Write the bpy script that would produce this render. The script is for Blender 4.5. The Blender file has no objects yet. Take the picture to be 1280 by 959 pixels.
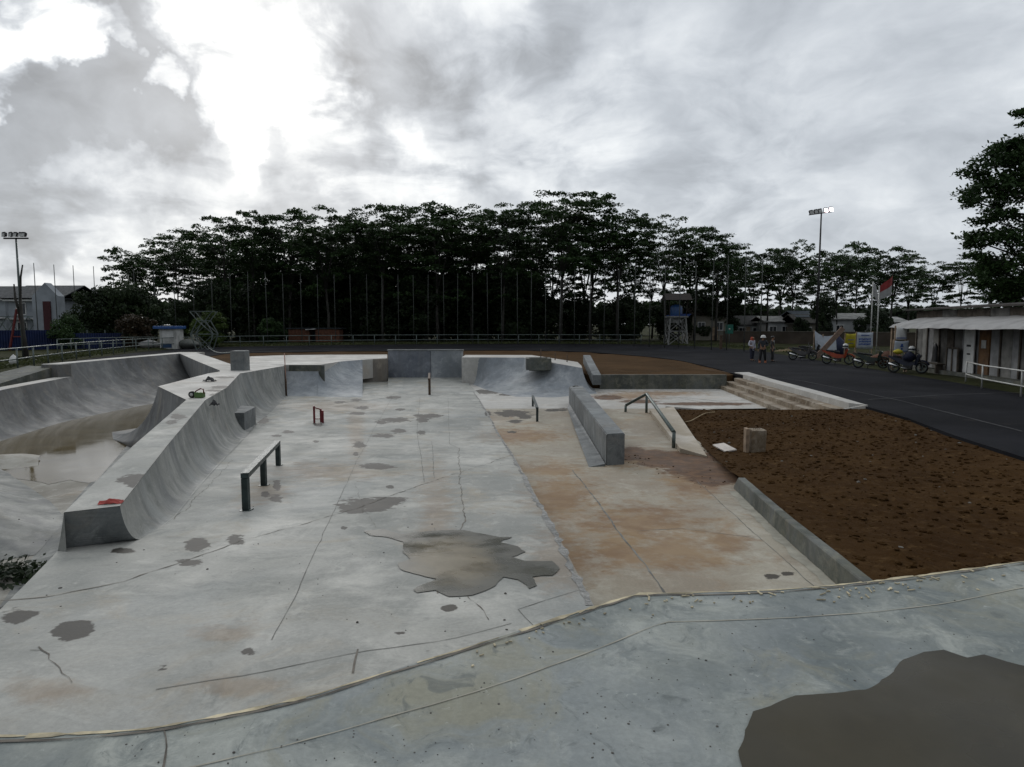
import bpy, bmesh, math, random
import numpy as np
from mathutils import Vector, Matrix, noise
from mathutils.geometry import delaunay_2d_cdt
R = math.radians
PI = math.pi
sc = bpy.context.scene
col = sc.collection
rnd = random.Random(7)

# ------------------------------------------------------------------ camera
EYE = 2.9                      # eye height over the low end of the skate floor
F = 830.0                      # focal length in pixels of the 1280 px wide photograph
PITCH = math.atan(74.5 / F)
cam = bpy.data.cameras.new('camera')
cam.sensor_width = 36.0
cam.lens = F / 1280.0 * 36.0
cam.clip_start = 0.05
cam.clip_end = 5000
camo = bpy.data.objects.new('camera', cam)
camo.location = (0, 0, EYE)
camo.rotation_euler = (PI / 2 - PITCH, 0, 0)
col.objects.link(camo)
sc.camera = camo
CP, SP = math.cos(PITCH), math.sin(PITCH)

def ray(u, v):
    x = (u - 640.0) / F
    y = -(v - 479.5) / F
    return Vector((x, CP + y * SP, -SP + y * CP))

def proj(p):
    x, y, z = p[0], p[1], p[2] - EYE
    f = y * CP - z * SP
    up = y * SP + z * CP
    if f < 0.05: return (-9999, 9999)
    return (640 + F * x / f, 479.5 - F * up / f)

def P(u, v, z=0.0):
    """point of the level (number) or surface z(x, y) seen at a place of the survey photo"""
    d = ray(u, v)
    if not callable(z):
        t = (z - EYE) / d.z
        return Vector((d.x * t, d.y * t, z))
    lo, hi = 0.5, 0.5
    while hi < 300:
        hi *= 1.03
        if EYE + d.z * hi < z(d.x * hi, d.y * hi): break
        lo = hi
    for _ in range(30):
        m = (lo + hi) / 2
        if EYE + d.z * m < z(d.x * m, d.y * m): hi = m
        else: lo = m
    return Vector((d.x * hi, d.y * hi, z(d.x * hi, d.y * hi)))

def at(u, y, z=None, v=None):
    """point at depth y on the vertical line of column u"""
    d = ray(u, 405 if v is None else v)
    k = y / d.y
    return Vector((d.x * k, y, (EYE + d.z * k) if z is None else z))

# ------------------------------------------------------------------ heights of the skate floor
def f_slab(x, y):
    t = min(max((y - 3.0) / 16.0, 0.0), 1.0)
    return 1.2 * (1.0 - t) ** 1.3
def f_chan(x, y):
    return 0.42 * f_slab(x, y)
ZD = 1.3       # decks
ZT = 0.6       # road around
ZB = -0.5      # bowl floor

# ------------------------------------------------------------------ mesh helper
class MB:
    def __init__(self):
        self.v = []; self.f = []; self.m = []; self.s = []
    def add(self, vs, fs, mi=0, smooth=False):
        o = len(self.v)
        self.v += [tuple(p) for p in vs]
        for f in fs:
            self.f.append(tuple(i + o for i in f)); self.m.append(mi); self.s.append(smooth)
        return o
    def face(self, pts, mi=0):
        self.add(pts, [tuple(range(len(pts)))], mi)
    def box(self, c, s, mi=0, rz=0.0, rx=0.0, ry=0.0):
        M = Matrix.Translation(c) @ Matrix.Rotation(rz, 4, 'Z') @ Matrix.Rotation(ry, 4, 'Y') @ Matrix.Rotation(rx, 4, 'X')
        h = [x / 2 for x in s]
        vs = [M @ Vector((a * h[0], b * h[1], d * h[2])) for a in (-1, 1) for b in (-1, 1) for d in (-1, 1)]
        self.add(vs, [(0, 1, 3, 2), (4, 6, 7, 5), (0, 4, 5, 1), (2, 3, 7, 6), (0, 2, 6, 4), (1, 5, 7, 3)], mi)
    def bbox(self, c, s, b=0.02, mi=0, rz=0.0, rx=0.0, ry=0.0):
        """box with bevelled edges"""
        bm = bmesh.new()
        bmesh.ops.create_cube(bm, size=1)
        bmesh.ops.scale(bm, vec=s, verts=bm.verts)
        bmesh.ops.bevel(bm, geom=bm.edges[:], offset=b, segments=2, affect='EDGES', profile=0.6)
        M = Matrix.Translation(c) @ Matrix.Rotation(rz, 4, 'Z') @ Matrix.Rotation(ry, 4, 'Y') @ Matrix.Rotation(rx, 4, 'X')
        self.bm(bm, M, mi)
    def bm(self, bm, M=Matrix(), mi=0, smooth=False):
        bm.verts.index_update()
        self.add([M @ v.co for v in bm.verts], [[v.index for v in f.verts] for f in bm.faces], mi, smooth)
        bm.free()
    def tube(self, pts, r, n=8, mi=0, cap=True, smooth=True):
        pts = [Vector(p) for p in pts]
        rs = r if isinstance(r, (list, tuple)) else [r] * len(pts)
        vs = []
        prev = None
        for i, p in enumerate(pts):
            a = pts[max(i - 1, 0)]; b = pts[min(i + 1, len(pts) - 1)]
            t = (b - a).normalized()
            if prev is None:
                ref = Vector((0, 0, 1)) if abs(t.z) < 0.9 else Vector((1, 0, 0))
                nx = t.cross(ref).normalized()
            else:
                nx = (prev - t * prev.dot(t)).normalized()
            prev = nx
            ny = t.cross(nx)
            for k in range(n):
                a_ = 2 * PI * k / n
                vs.append(p + (nx * math.cos(a_) + ny * math.sin(a_)) * rs[i])
        fs = []
        for i in range(len(pts) - 1):
            for k in range(n):
                k2 = (k + 1) % n
                fs.append((i * n + k, i * n + k2, (i + 1) * n + k2, (i + 1) * n + k))
        o = self.add(vs, fs, mi, smooth)
        if cap:
            self.f.append(tuple(o + k for k in reversed(range(n)))); self.m.append(mi); self.s.append(False)
            e = o + (len(pts) - 1) * n
            self.f.append(tuple(e + k for k in range(n))); self.m.append(mi); self.s.append(False)
    def bar(self, a, b, w, h=None, mi=0):
        """square bar from a to b"""
        a = Vector(a); b = Vector(b); h = h or w
        t = (b - a).normalized()
        ref = Vector((0, 0, 1)) if abs(t.z) < 0.95 else Vector((0, 1, 0))
        nx = t.cross(ref).normalized() * w / 2; ny = nx.cross(t).normalized() * h / 2
        vs = [a - nx - ny, a + nx - ny, a + nx + ny, a - nx + ny, b - nx - ny, b + nx - ny, b + nx + ny, b - nx + ny]
        self.add(vs, [(0, 1, 2, 3), (7, 6, 5, 4), (0, 4, 5, 1), (1, 5, 6, 2), (2, 6, 7, 3), (3, 7, 4, 0)], mi)
    def prism(self, poly, z0, z1, mi=0):
        """upright prism over a plan polygon; z0 and z1 numbers or functions"""
        n = len(poly)
        a = [(p[0], p[1], z0(p[0], p[1]) if callable(z0) else z0) for p in poly]
        b = [(p[0], p[1], z1(p[0], p[1]) if callable(z1) else z1) for p in poly]
        fs = [tuple(reversed(range(n))), tuple(range(n, 2 * n))]
        for i in range(n):
            j = (i + 1) % n
            fs.append((i, j, n + j, n + i))
        self.add(a + b, fs, mi)
    def lathe(self, prof, c=(0, 0, 0), n=16, mi=0, axis='Z', smooth=True):
        vs = []
        for r, z in prof:
            for k in range(n):
                a = 2 * PI * k / n
                if axis == 'Z': p = (r * math.cos(a), r * math.sin(a), z)
                elif axis == 'Y': p = (r * math.cos(a), z, r * math.sin(a))
                else: p = (z, r * math.cos(a), r * math.sin(a))
                vs.append(Vector(p) + Vector(c))
        fs = []
        for i in range(len(prof) - 1):
            for k in range(n):
                k2 = (k + 1) % n
                fs.append((i * n + k, i * n + k2, (i + 1) * n + k2, (i + 1) * n + k))
        self.add(vs, fs, mi, smooth)
    def ball(self, c, r, mi=0, seg=12, smooth=True):
        bm = bmesh.new()
        bmesh.ops.create_uvsphere(bm, u_segments=seg, v_segments=max(6, seg // 2), radius=1)
        s = r if isinstance(r, (tuple, list)) else (r, r, r)
        self.bm(bm, Matrix.Translation(c) @ Matrix.Diagonal((*s, 1)), mi, smooth)
    def build(self, name, mats, parent=None, recalc=True, loc=None):
        me = bpy.data.meshes.new(name)
        v = self.v
        if loc is not None:
            L = Vector(loc)
            v = [tuple(Vector(p) - L) for p in v]
        me.from_pydata(v, [], self.f)
        me.polygons.foreach_set('material_index', self.m)
        me.polygons.foreach_set('use_smooth', self.s)
        for m in (mats if isinstance(mats, (list, tuple)) else [mats]):
            me.materials.append(m)
        if recalc:
            bm = bmesh.new(); bm.from_mesh(me)
            bmesh.ops.recalc_face_normals(bm, faces=bm.faces)
            bm.to_mesh(me); bm.free()
        me.update()
        o = bpy.data.objects.new(name, me)
        if loc is not None: o.location = loc
        col.objects.link(o)
        if parent is not None: o.parent = parent
        return o

def tag(o, label=None, cat=None, group=None, kind=None):
    if label: o['label'] = label
    if cat: o['category'] = cat
    if group: o['group'] = group
    if kind: o['kind'] = kind
    return o
def empty(name, loc, rz=0.0, label=None, cat=None, group=None):
    o = bpy.data.objects.new(name, None)
    o.empty_display_size = 0.3
    o.location = loc; o.rotation_euler = (0, 0, rz)
    col.objects.link(o)
    return tag(o, label, cat, group)
def copy_tree(o, parent=None):
    c = o.copy(); col.objects.link(c)
    if parent is not None: c.parent = parent
    for ch in list(o.children): copy_tree(ch, c)
    return c
def resample(pts, n):
    pts = [Vector(p) for p in pts]
    L = [0.0]
    for a, b in zip(pts, pts[1:]): L.append(L[-1] + (b - a).length)
    out = []; j = 0
    for i in range(n):
        s = L[-1] * i / (n - 1)
        while j < len(pts) - 2 and L[j + 1] < s: j += 1
        d = L[j + 1] - L[j]
        out.append(pts[j].lerp(pts[j + 1], (s - L[j]) / d if d > 1e-9 else 0))
    return out
def smooth_line(pts, n=4):
    """Catmull-Rom through pts"""
    pts = [Vector(p) for p in pts]
    out = []
    for i in range(len(pts) - 1):
        p0 = pts[max(i - 1, 0)]; p1 = pts[i]; p2 = pts[i + 1]; p3 = pts[min(i + 2, len(pts) - 1)]
        for k in range(n):
            t = k / n
            out.append(0.5 * ((2 * p1) + (p2 - p0) * t + (2 * p0 - 5 * p1 + 4 * p2 - p3) * t * t + (3 * p1 - p0 - 3 * p2 + p3) * t ** 3))
    out.append(pts[-1])
    return out
def inside(x, y, poly):
    c = False; n = len(poly); j = n - 1
    for i in range(n):
        xi, yi = poly[i][0], poly[i][1]; xj, yj = poly[j][0], poly[j][1]
        if (yi > y) != (yj > y) and x < (xj - xi) * (y - yi) / (yj - yi) + xi: c = not c
        j = i
    return c
def sheet(mb, poly, z, step=0.3, mi=0, jitter=0.0, skirt=None, smooth=True):
    """fill a plan polygon with a fine triangulated sheet at height z(x,y)"""
    zf = z if callable(z) else (lambda x, y: z)
    n = len(poly)
    pts = [Vector((p[0], p[1])) for p in poly]
    edges = [(i, (i + 1) % n) for i in range(n)]
    if step:
        x0 = min(p.x for p in pts); x1 = max(p.x for p in pts); y0 = min(p.y for p in pts); y1 = max(p.y for p in pts)
        r = random.Random(3)
        y = y0 + step / 2
        while y < y1:
            x = x0 + step / 2
            while x < x1:
                q = (x + r.uniform(-1, 1) * step * jitter, y + r.uniform(-1, 1) * step * jitter)
                if inside(q[0], q[1], pts): pts.append(Vector(q))
                x += step
            y += step
    vo, eo, fo, _, _, _ = delaunay_2d_cdt(pts, edges, [], 1, 1e-5)
    mb.add([(p.x, p.y, zf(p.x, p.y)) for p in vo], fo, mi, smooth)
    if skirt is not None:
        for i in range(n):
            a = poly[i]; b = poly[(i + 1) % n]
            mb.face([(a[0], a[1], zf(a[0], a[1])), (b[0], b[1], zf(b[0], b[1])), (b[0], b[1], skirt), (a[0], a[1], skirt)], mi)
def quarter(tops, bots, mb, n=10, amax=78, m=14, mi=0, cap=(True, True), back=None, base=None):
    """concave ramp face between a top and a bottom line, with end caps"""
    T = resample(tops, m); B = resample(bots, m)
    A = R(amax)
    vs = []
    for t, b in zip(T, B):
        for k in range(n + 1):
            a = A * k / n
            s = math.sin(a) / math.sin(A); h = (1 - math.cos(a)) / (1 - math.cos(A))
            vs.append((b.x + (t.x - b.x) * s, b.y + (t.y - b.y) * s, b.z + (t.z - b.z) * h))
    fs = [(i * (n + 1) + k, (i + 1) * (n + 1) + k, (i + 1) * (n + 1) + k + 1, i * (n + 1) + k + 1) for i in range(m - 1) for k in range(n)]
    mb.add(vs, fs, mi, True)
    for e, i in ((0, 0), (1, m - 1)):
        if not cap[e]: continue
        prof = vs[i * (n + 1):(i + 1) * (n + 1)]
        t = T[i]; b = B[i]
        mb.face(prof + [(t.x, t.y, (base if base is not None else b.z) - 0.02)], mi)
def ribbon(mb, pts, w, zf, mi=0, off=0.003, step=0.25, wob=0.0, wvar=0.0, seed=1):
    """thin strip lying on a surface"""
    pts = [Vector((p[0], p[1])) for p in pts]
    L = sum((b - a).length for a, b in zip(pts, pts[1:]))
    q = resample([Vector((p.x, p.y, 0)) for p in pts], max(2, int(L / step) + 1))
    r = random.Random(seed)
    vs = []
    for i, p in enumerate(q):
        t = (q[min(i + 1, len(q) - 1)] - q[max(i - 1, 0)]).normalized()
        nrm = Vector((-t.y, t.x, 0))
        if wob: p = p + nrm * (noise.noise(Vector((p.x * 2.1 + seed * 7, p.y * 2.1, 0.3))) + .5 * noise.noise(Vector((p.x * 7, p.y * 7, seed)))) * wob
        ww = w * (1 + wvar * r.uniform(-1, 1)) / 2
        for sgn in (-1, 1):
            x = p.x + nrm.x * ww * sgn; y = p.y + nrm.y * ww * sgn
            vs.append((x, y, (zf(x, y) if callable(zf) else zf) + off))
    mb.add(vs, [(2 * i, 2 * i + 1, 2 * i + 3, 2 * i + 2) for i in range(len(q) - 1)], mi)
def rough_outline(poly, amp, step, seed=1):
    """subdivide a plan polygon and roughen its outline"""
    out = []
    n = len(poly)
    for i in range(n):
        a = Vector((poly[i][0], poly[i][1])); b = Vector((poly[(i + 1) % n][0], poly[(i + 1) % n][1]))
        d = b - a
        k = max(1, int(d.length / step))
        nr = Vector((-d.y, d.x)).normalized() if d.length > 0 else Vector((0, 0))
        for j in range(k):
            p = a + d * (j / k)
            w = noise.noise(Vector((p.x / (step * 3), p.y / (step * 3), seed))) + 0.5 * noise.noise(Vector((p.x / step, p.y / step, seed + 5)))
            out.append(p + nr * w * amp)
    return out
# ------------------------------------------------------------------ materials
class NT:
    def __init__(self, name, world=None):
        if world is None:
            self.m = bpy.data.materials.new(name); self.m.use_nodes = True
            self.t = self.m.node_tree
        else:
            self.m = world; self.t = world.node_tree
        self.t.nodes.clear()
    def n(self, typ, **kw):
        nd = self.t.nodes.new(typ)
        for k, v in kw.items():
            if k in nd.inputs.keys() if isinstance(k, str) else False: nd.inputs[k].default_value = v
            else: setattr(nd, k, v)
        return nd
    def l(self, a, b): self.t.links.new(a, b)
    def val(self, nd, i, v):
        if hasattr(v, 'links') or hasattr(v, 'is_linked'): self.l(v, nd.inputs[i])
        else: nd.inputs[i].default_value = v
    def math(self, op, a, b=0.0, c=0.0, clamp=False):
        nd = self.n('ShaderNodeMath', operation=op, use_clamp=clamp)
        self.val(nd, 0, a); self.val(nd, 1, b); self.val(nd, 2, c)
        return nd.outputs[0]
    def vmath(self, op, a, b=(0, 0, 0), s=1.0):
        nd = self.n('ShaderNodeVectorMath', operation=op)
        self.val(nd, 0, a); self.val(nd, 1, b)
        if op == 'SCALE': self.val(nd, 3, s)
        return nd.outputs['Value'] if op in ('DOT_PRODUCT', 'LENGTH') else nd.outputs[0]
    def mix(self, f, a, b, mode='MIX'):
        nd = self.n('ShaderNodeMix', data_type='RGBA', blend_type=mode)
        self.val(nd, 0, f)
        for i, x in ((6, a), (7, b)):
            if hasattr(x, 'is_linked'): self.l(x, nd.inputs[i])
            else: nd.inputs[i].default_value = (*x, 1) if len(x) == 3 else x
        return nd.outputs[2]
    def noise(self, vec, scale, detail=4, rough=0.55, dist=0.0):
        nd = self.n('ShaderNodeTexNoise')
        if vec is not None: self.l(vec, nd.inputs['Vector'])
        nd.inputs['Scale'].default_value = scale; nd.inputs['Detail'].default_value = detail
        nd.inputs['Roughness'].default_value = rough; nd.inputs['Distortion'].default_value = dist
        return nd.outputs[0]
    def ramp(self, f, lo, hi, a=0.0, b=1.0, smooth=True):
        nd = self.n('ShaderNodeMapRange', interpolation_type='SMOOTHSTEP' if smooth else 'LINEAR')
        self.val(nd, 0, f); self.val(nd, 1, lo); self.val(nd, 2, hi); self.val(nd, 3, a); self.val(nd, 4, b)
        return nd.outputs[0]
    def obj(self, scale=None):
        c = self.n('ShaderNodeTexCoord').outputs['Object']
        if scale is None: return c
        mp = self.n('ShaderNodeMapping'); self.l(c, mp.inputs[0]); mp.inputs['Scale'].default_value = scale
        return mp.outputs[0]
    def attr(self, name):
        return self.n('ShaderNodeAttribute', attribute_name=name)
    def bump(self, h, strength=0.3, dist=0.02):
        nd = self.n('ShaderNodeBump'); nd.inputs['Strength'].default_value = strength; nd.inputs['Distance'].default_value = dist
        self.l(h, nd.inputs['Height']); return nd.outputs[0]
    def out(self, color, rough=0.8, normal=None, spec=0.4, metal=0.0, trans=None):
        b = self.n('ShaderNodeBsdfPrincipled')
        if hasattr(color, 'is_linked'): self.l(color, b.inputs['Base Color'])
        else: b.inputs['Base Color'].default_value = (*color, 1)
        self.val(b, 'Roughness', rough)
        self.val(b, 'Specular IOR Level', spec)
        b.inputs['Metallic'].default_value = metal
        if normal is not None: self.l(normal, b.inputs['Normal'])
        o = self.n('ShaderNodeOutputMaterial')
        self.l(b.outputs[0], o.inputs[0])
        return self.m

def concrete(name, base=(0.36, 0.35, 0.33), light=(0.48, 0.47, 0.44), dark=(0.22, 0.225, 0.225), warm=(0.33, 0.27, 0.2),
             warm_amt=0.35, blue_amt=0.3, streak=0.0, scale=1.0, stains=False, pores=True, rough=0.75, scuff=0.4, rustk=0.88, smudge=0.3):
    t = NT(name); o = t.obj()
    w = t.noise(o, 0.55 * scale, 3, 0.5)
    wn = t.n('ShaderNodeTexNoise', Scale=1.3 * scale); t.l(o, wn.inputs['Vector'])
    warp = t.vmath('ADD', o, t.vmath('SCALE', wn.outputs[1], s=0.7))
    big = t.noise(warp, 0.42 * scale, 6, 0.62)
    c = t.mix(t.ramp(big, 0.36, 0.62), dark, base)
    c = t.mix(t.math('MULTIPLY', t.ramp(t.noise(warp, 0.8 * scale, 7, 0.68), 0.48, 0.68), 0.85), c, light)
    c = t.mix(t.math('MULTIPLY', t.ramp(t.noise(warp, 2.1 * scale, 7, 0.7), 0.46, 0.68), 0.8), c, dark)
    c = t.mix(t.math('MULTIPLY', t.ramp(t.noise(warp, 3.7 * scale, 6, 0.7), 0.54, 0.7), 0.5), c, light)
    c = t.mix(t.math('MULTIPLY', t.ramp(t.noise(o, 0.33 * scale, 5, 0.6, 0.4), 0.5, 0.66), blue_amt), c, (0.26, 0.282, 0.285))
    c = t.mix(t.math('MULTIPLY', t.ramp(t.noise(warp, 0.6 * scale, 6, 0.7, 0.8), 0.52, 0.72), warm_amt), c, warm)
    # small smudges, splashes of cement and drips
    c = t.mix(t.math('MULTIPLY', t.ramp(t.noise(warp, 7.5, 6, 0.72, 0.6), 0.55, 0.7), smudge), c, tuple(x * 0.7 for x in dark))
    c = t.mix(t.math('MULTIPLY', t.ramp(t.noise(o, 16.0, 5, 0.75, 0.8), 0.6, 0.74), smudge), c, tuple(min(1, x * 1.2) for x in light))
    # trowel marks and scuffs
    sm = t.n('ShaderNodeMapping'); t.l(o, sm.inputs[0]); sm.inputs['Scale'].default_value = (5.0 * scale, 0.8 * scale, 3.0); sm.inputs['Rotation'].default_value = (0, 0, 0.5)
    c = t.mix(t.math('MULTIPLY', t.ramp(t.noise(sm.outputs[0], 1.6, 5, 0.65), 0.55, 0.8), scuff), c, light)
    sm2 = t.n('ShaderNodeMapping'); t.l(o, sm2.inputs[0]); sm2.inputs['Scale'].default_value = (0.9 * scale, 4.0 * scale, 3.0); sm2.inputs['Rotation'].default_value = (0, 0, 0.25)
    c = t.mix(t.math('MULTIPLY', t.ramp(t.noise(sm2.outputs[0], 1.4, 5, 0.65), 0.56, 0.82), scuff), c, dark)
    if streak:
        sv = t.obj((2.2, 2.2, 0.22))
        c = t.mix(t.math('MULTIPLY', t.ramp(t.noise(sv, 1.2, 6, 0.62), 0.42, 0.7), streak), c, (0.12, 0.125, 0.13))
        c = t.mix(t.math('MULTIPLY', t.ramp(t.noise(sv, 0.8, 5, 0.6, 0.5), 0.52, 0.75), streak * 0.8), c, light)
    fine = t.noise(o, 38, 4, 0.7)
    c = t.mix(0.5, c, t.mix(t.ramp(fine, 0.25, 0.75), (0.66, 0.66, 0.66), (1.0, 1.0, 1.0)), 'MULTIPLY')
    c = t.mix(1.0, c, (1.14, 1.14, 1.14), 'MULTIPLY')
    ro = t.ramp(t.noise(warp, 1.1, 4), 0.3, 0.7, rough - 0.13, rough + 0.08)
    h = t.math('ADD', t.math('MULTIPLY', fine, 0.35), t.math('MULTIPLY', t.noise(o, 4.0, 5, 0.6), 1.0))
    if pores:
        v = t.n('ShaderNodeTexVoronoi', feature='F1'); t.l(o, v.inputs['Vector']); v.inputs['Scale'].default_value = 5.5
        v.inputs['Randomness'].default_value = 1.0
        msk = t.math('MULTIPLY', t.ramp(v.outputs['Distance'], 0.03, 0.075, 1.0, 0.0), t.ramp(t.noise(o, 1.1, 3), 0.5, 0.6))
        c = t.mix(t.math('MULTIPLY', msk, 0.45), c, (0.10, 0.095, 0.085))
    if stains:
        a = t.attr('stain')
        sep = t.n('ShaderNodeSeparateColor'); t.l(a.outputs['Color'], sep.inputs[0])
        edge = t.math('SUBTRACT', t.math('ADD', t.math('MULTIPLY', t.noise(o, 3.4, 6, 0.65), 0.5), t.math('MULTIPLY', t.noise(o, 11.0, 3, 0.6), 0.2)), 0.35)
        rust = t.ramp(t.math('ADD', sep.outputs[1], t.math('MULTIPLY', edge, 3.2)), 0.22, 0.85)
        rcol = t.mix(t.ramp(t.noise(warp, 1.4, 5, 0.65), 0.35, 0.68), (0.27, 0.175, 0.085), (0.185, 0.10, 0.042))
        c = t.mix(t.math('MULTIPLY', rust, rustk), c, rcol)
        dirt = t.ramp(t.math('ADD', sep.outputs[2], t.math('MULTIPLY', edge, 1.6)), 0.12, 0.36)
        c = t.mix(t.math('MULTIPLY', dirt, 0.96), c, t.mix(t.ramp(t.noise(o, 5, 5), 0.35, 0.7), (0.065, 0.029, 0.010), (0.14, 0.066, 0.025)))
        wet = t.ramp(t.math('ADD', sep.outputs[0], t.math('MULTIPLY', edge, 2.6)), 0.42, 0.56)
        c = t.mix(wet, c, t.mix(1.0, c, (0.13, 0.118, 0.104), 'MULTIPLY'))
        nd = t.n('ShaderNodeMix', data_type='FLOAT'); t.l(wet, nd.inputs[0]); t.l(ro, nd.inputs[2]); nd.inputs[3].default_value = 0.66
        ro = nd.outputs[0]
    return t.out(c, ro, t.bump(h, 0.35, 0.012), 0.35)

def plain(name, c, rough=0.6, metal=0.0, spec=0.4, var=0.25, scale=6.0, bump=0.0):
    t = NT(name); o = t.obj()
    n1 = t.noise(o, scale, 5, 0.6)
    lo = tuple(x * (1 - var) for x in c); hi = tuple(min(1, x * (1 + var)) for x in c)
    cc = t.mix(t.ramp(n1, 0.3, 0.7), lo, hi)
    ro = t.ramp(t.noise(o, scale * 2.3, 3), 0.3, 0.7, max(0.05, rough - 0.1), min(1, rough + 0.1))
    return t.out(cc, ro, t.bump(n1, bump, 0.02) if bump else None, spec, metal)

def leafmat(name, a, b, scale=0.35):
    t = NT(name); o = t.n('ShaderNodeNewGeometry').outputs['Position']
    c = t.mix(t.ramp(t.noise(o, scale, 3), 0.32, 0.68), a, b)
    c = t.mix(t.math('MULTIPLY', t.ramp(t.noise(o, 3.1, 2), 0.5, 0.7), 0.5), c, tuple(x * 1.5 for x in b))
    p = t.n('ShaderNodeBsdfPrincipled'); t.l(c, p.inputs['Base Color']); p.inputs['Roughness'].default_value = 0.6; p.inputs['Specular IOR Level'].default_value = 0.25
    tr = t.n('ShaderNodeBsdfTranslucent'); t.l(c, tr.inputs[0])
    mx = t.n('ShaderNodeMixShader'); mx.inputs[0].default_value = 0.2
    t.l(p.outputs[0], mx.inputs[1]); t.l(tr.outputs[0], mx.inputs[2])
    u = t.n('ShaderNodeOutputMaterial'); t.l(mx.outputs[0], u.inputs[0])
    return t.m

def soilmat(name, a, b, c3, sc1=1.0):
    t = NT(name); o = t.obj()
    c = t.mix(t.ramp(t.noise(o, 0.5 * sc1, 6, 0.65), 0.35, 0.68), a, b)
    c = t.mix(t.ramp(t.noise(o, 7 * sc1, 5, 0.7), 0.52, 0.75), c, c3)
    h = t.math('ADD', t.noise(o, 6 * sc1, 6, 0.75), t.math('MULTIPLY', t.noise(o, 22 * sc1, 4, 0.7), 0.5))
    return t.out(c, 0.92, t.bump(h, 0.9, 0.04), 0.04)

def asphaltmat():
    t = NT('asphalt'); o = t.obj()
    c = t.mix(t.ramp(t.noise(o, 0.22, 6, 0.65, 0.5), 0.35, 0.7), (0.0062, 0.0066, 0.0086), (0.0135, 0.014, 0.0175))
    g = t.noise(o, 60, 3, 0.8)
    c = t.mix(0.6, c, t.mix(t.ramp(g, 0.3, 0.75), (0.5, 0.5, 0.5), (1.6, 1.6, 1.6)), 'MULTIPLY')
    c = t.mix(t.math('MULTIPLY', t.ramp(t.noise(o, 0.6, 5, 0.7), 0.6, 0.75), 0.3), c, (0.06, 0.052, 0.045))
    return t.out(c, t.ramp(t.noise(o, 0.5, 4), 0.3, 0.7, 0.85, 1.0), t.bump(g, 0.5, 0.01), 0.08)

def watermat(name, c, rough=0.03, deep=None, spec=0.3):
    t = NT(name); o = t.obj()
    cc = t.mix(t.ramp(t.noise(o, 0.9, 5, 0.6, 0.6), 0.35, 0.7), c, deep or tuple(x * 0.6 for x in c))
    cc = t.mix(t.math('MULTIPLY', t.ramp(t.noise(o, 9, 4, 0.7), 0.5, 0.75), 0.25), cc, tuple(x * 1.5 for x in c))
    return t.out(cc, t.ramp(t.noise(o, 1.3, 4), 0.35, 0.7, rough, rough * 2.2), t.bump(t.noise(o, 5, 3), 0.04, 0.01), spec)

M = {}
M['slab'] = concrete('slab_concrete', base=(0.328, 0.326, 0.299), light=(0.455, 0.447, 0.408), dark=(0.208, 0.215, 0.20), warm=(0.31, 0.27, 0.205), stains=True, warm_amt=0.75, blue_amt=0.28, rustk=0.36)
M['channel'] = concrete('channel_concrete', base=(0.325, 0.292, 0.228), light=(0.42, 0.39, 0.325), dark=(0.25, 0.21, 0.158), warm=(0.27, 0.165, 0.08), warm_amt=0.7, blue_amt=0.15, stains=True, pores=False)
M['deck'] = concrete('deck_concrete', base=(0.235, 0.252, 0.23), light=(0.36, 0.375, 0.342), dark=(0.13, 0.152, 0.152), warm=(0.25, 0.235, 0.16), warm_amt=0.65, blue_amt=0.55, scale=1.6, rough=0.75, pores=False, smudge=0.6)
M['white_deck'] = concrete('pale_concrete', base=(0.46, 0.445, 0.415), light=(0.56, 0.545, 0.51), dark=(0.37, 0.355, 0.325), warm=(0.40, 0.31, 0.22), warm_amt=0.35, blue_amt=0.1, stains=True)
M['ramp'] = concrete('ramp_concrete', base=(0.262, 0.264, 0.246), light=(0.35, 0.35, 0.325), dark=(0.14, 0.146, 0.136), warm_amt=0.3, blue_amt=0.4, streak=0.65)
M['ramp_blue'] = concrete('blue_grey_concrete', base=(0.29, 0.308, 0.32), light=(0.41, 0.425, 0.435), dark=(0.19, 0.21, 0.23), warm_amt=0.12, blue_amt=0.6, streak=0.35)
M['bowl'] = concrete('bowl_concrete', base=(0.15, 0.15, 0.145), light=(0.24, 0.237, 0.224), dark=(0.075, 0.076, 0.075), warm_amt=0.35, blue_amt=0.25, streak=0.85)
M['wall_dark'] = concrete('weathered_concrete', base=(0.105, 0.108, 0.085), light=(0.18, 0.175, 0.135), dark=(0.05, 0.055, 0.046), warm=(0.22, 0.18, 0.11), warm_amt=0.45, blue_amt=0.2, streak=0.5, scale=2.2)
M['wall_blue'] = concrete('blue_wall_concrete', base=(0.17, 0.185, 0.21), light=(0.27, 0.285, 0.31), dark=(0.10, 0.115, 0.14), warm_amt=0.08, blue_amt=0.5, streak=0.5)
M['ledge'] = concrete('ledge_concrete', base=(0.16, 0.17, 0.17), light=(0.24, 0.25, 0.248), dark=(0.09, 0.099, 0.102), warm_amt=0.2, blue_amt=0.45, streak=0.3, scale=2)
M['mudstep'] = concrete('muddy_concrete', base=(0.27, 0.22, 0.16), light=(0.42, 0.37, 0.3), dark=(0.12, 0.085, 0.05), warm=(0.20, 0.12, 0.06), warm_amt=0.7, blue_amt=0.0, scale=2)
M['joint'] = plain('joint_line', (0.16, 0.158, 0.145), 0.9, var=0.4, scale=4)
M['crack'] = plain('crack_line', (0.14, 0.125, 0.105), 0.9, var=0.5, scale=5)
M['cream'] = plain('cream_strip', (0.46, 0.40, 0.27), 0.8, var=0.5, scale=5)
M['cream_dim'] = plain('faded_line', (0.33, 0.315, 0.26), 0.8, var=0.2, scale=5)
M['asphalt'] = asphaltmat()
M['soil'] = soilmat('dug_soil', (0.039, 0.0195, 0.0066), (0.058, 0.0305, 0.0108), (0.10, 0.059, 0.025))
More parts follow.
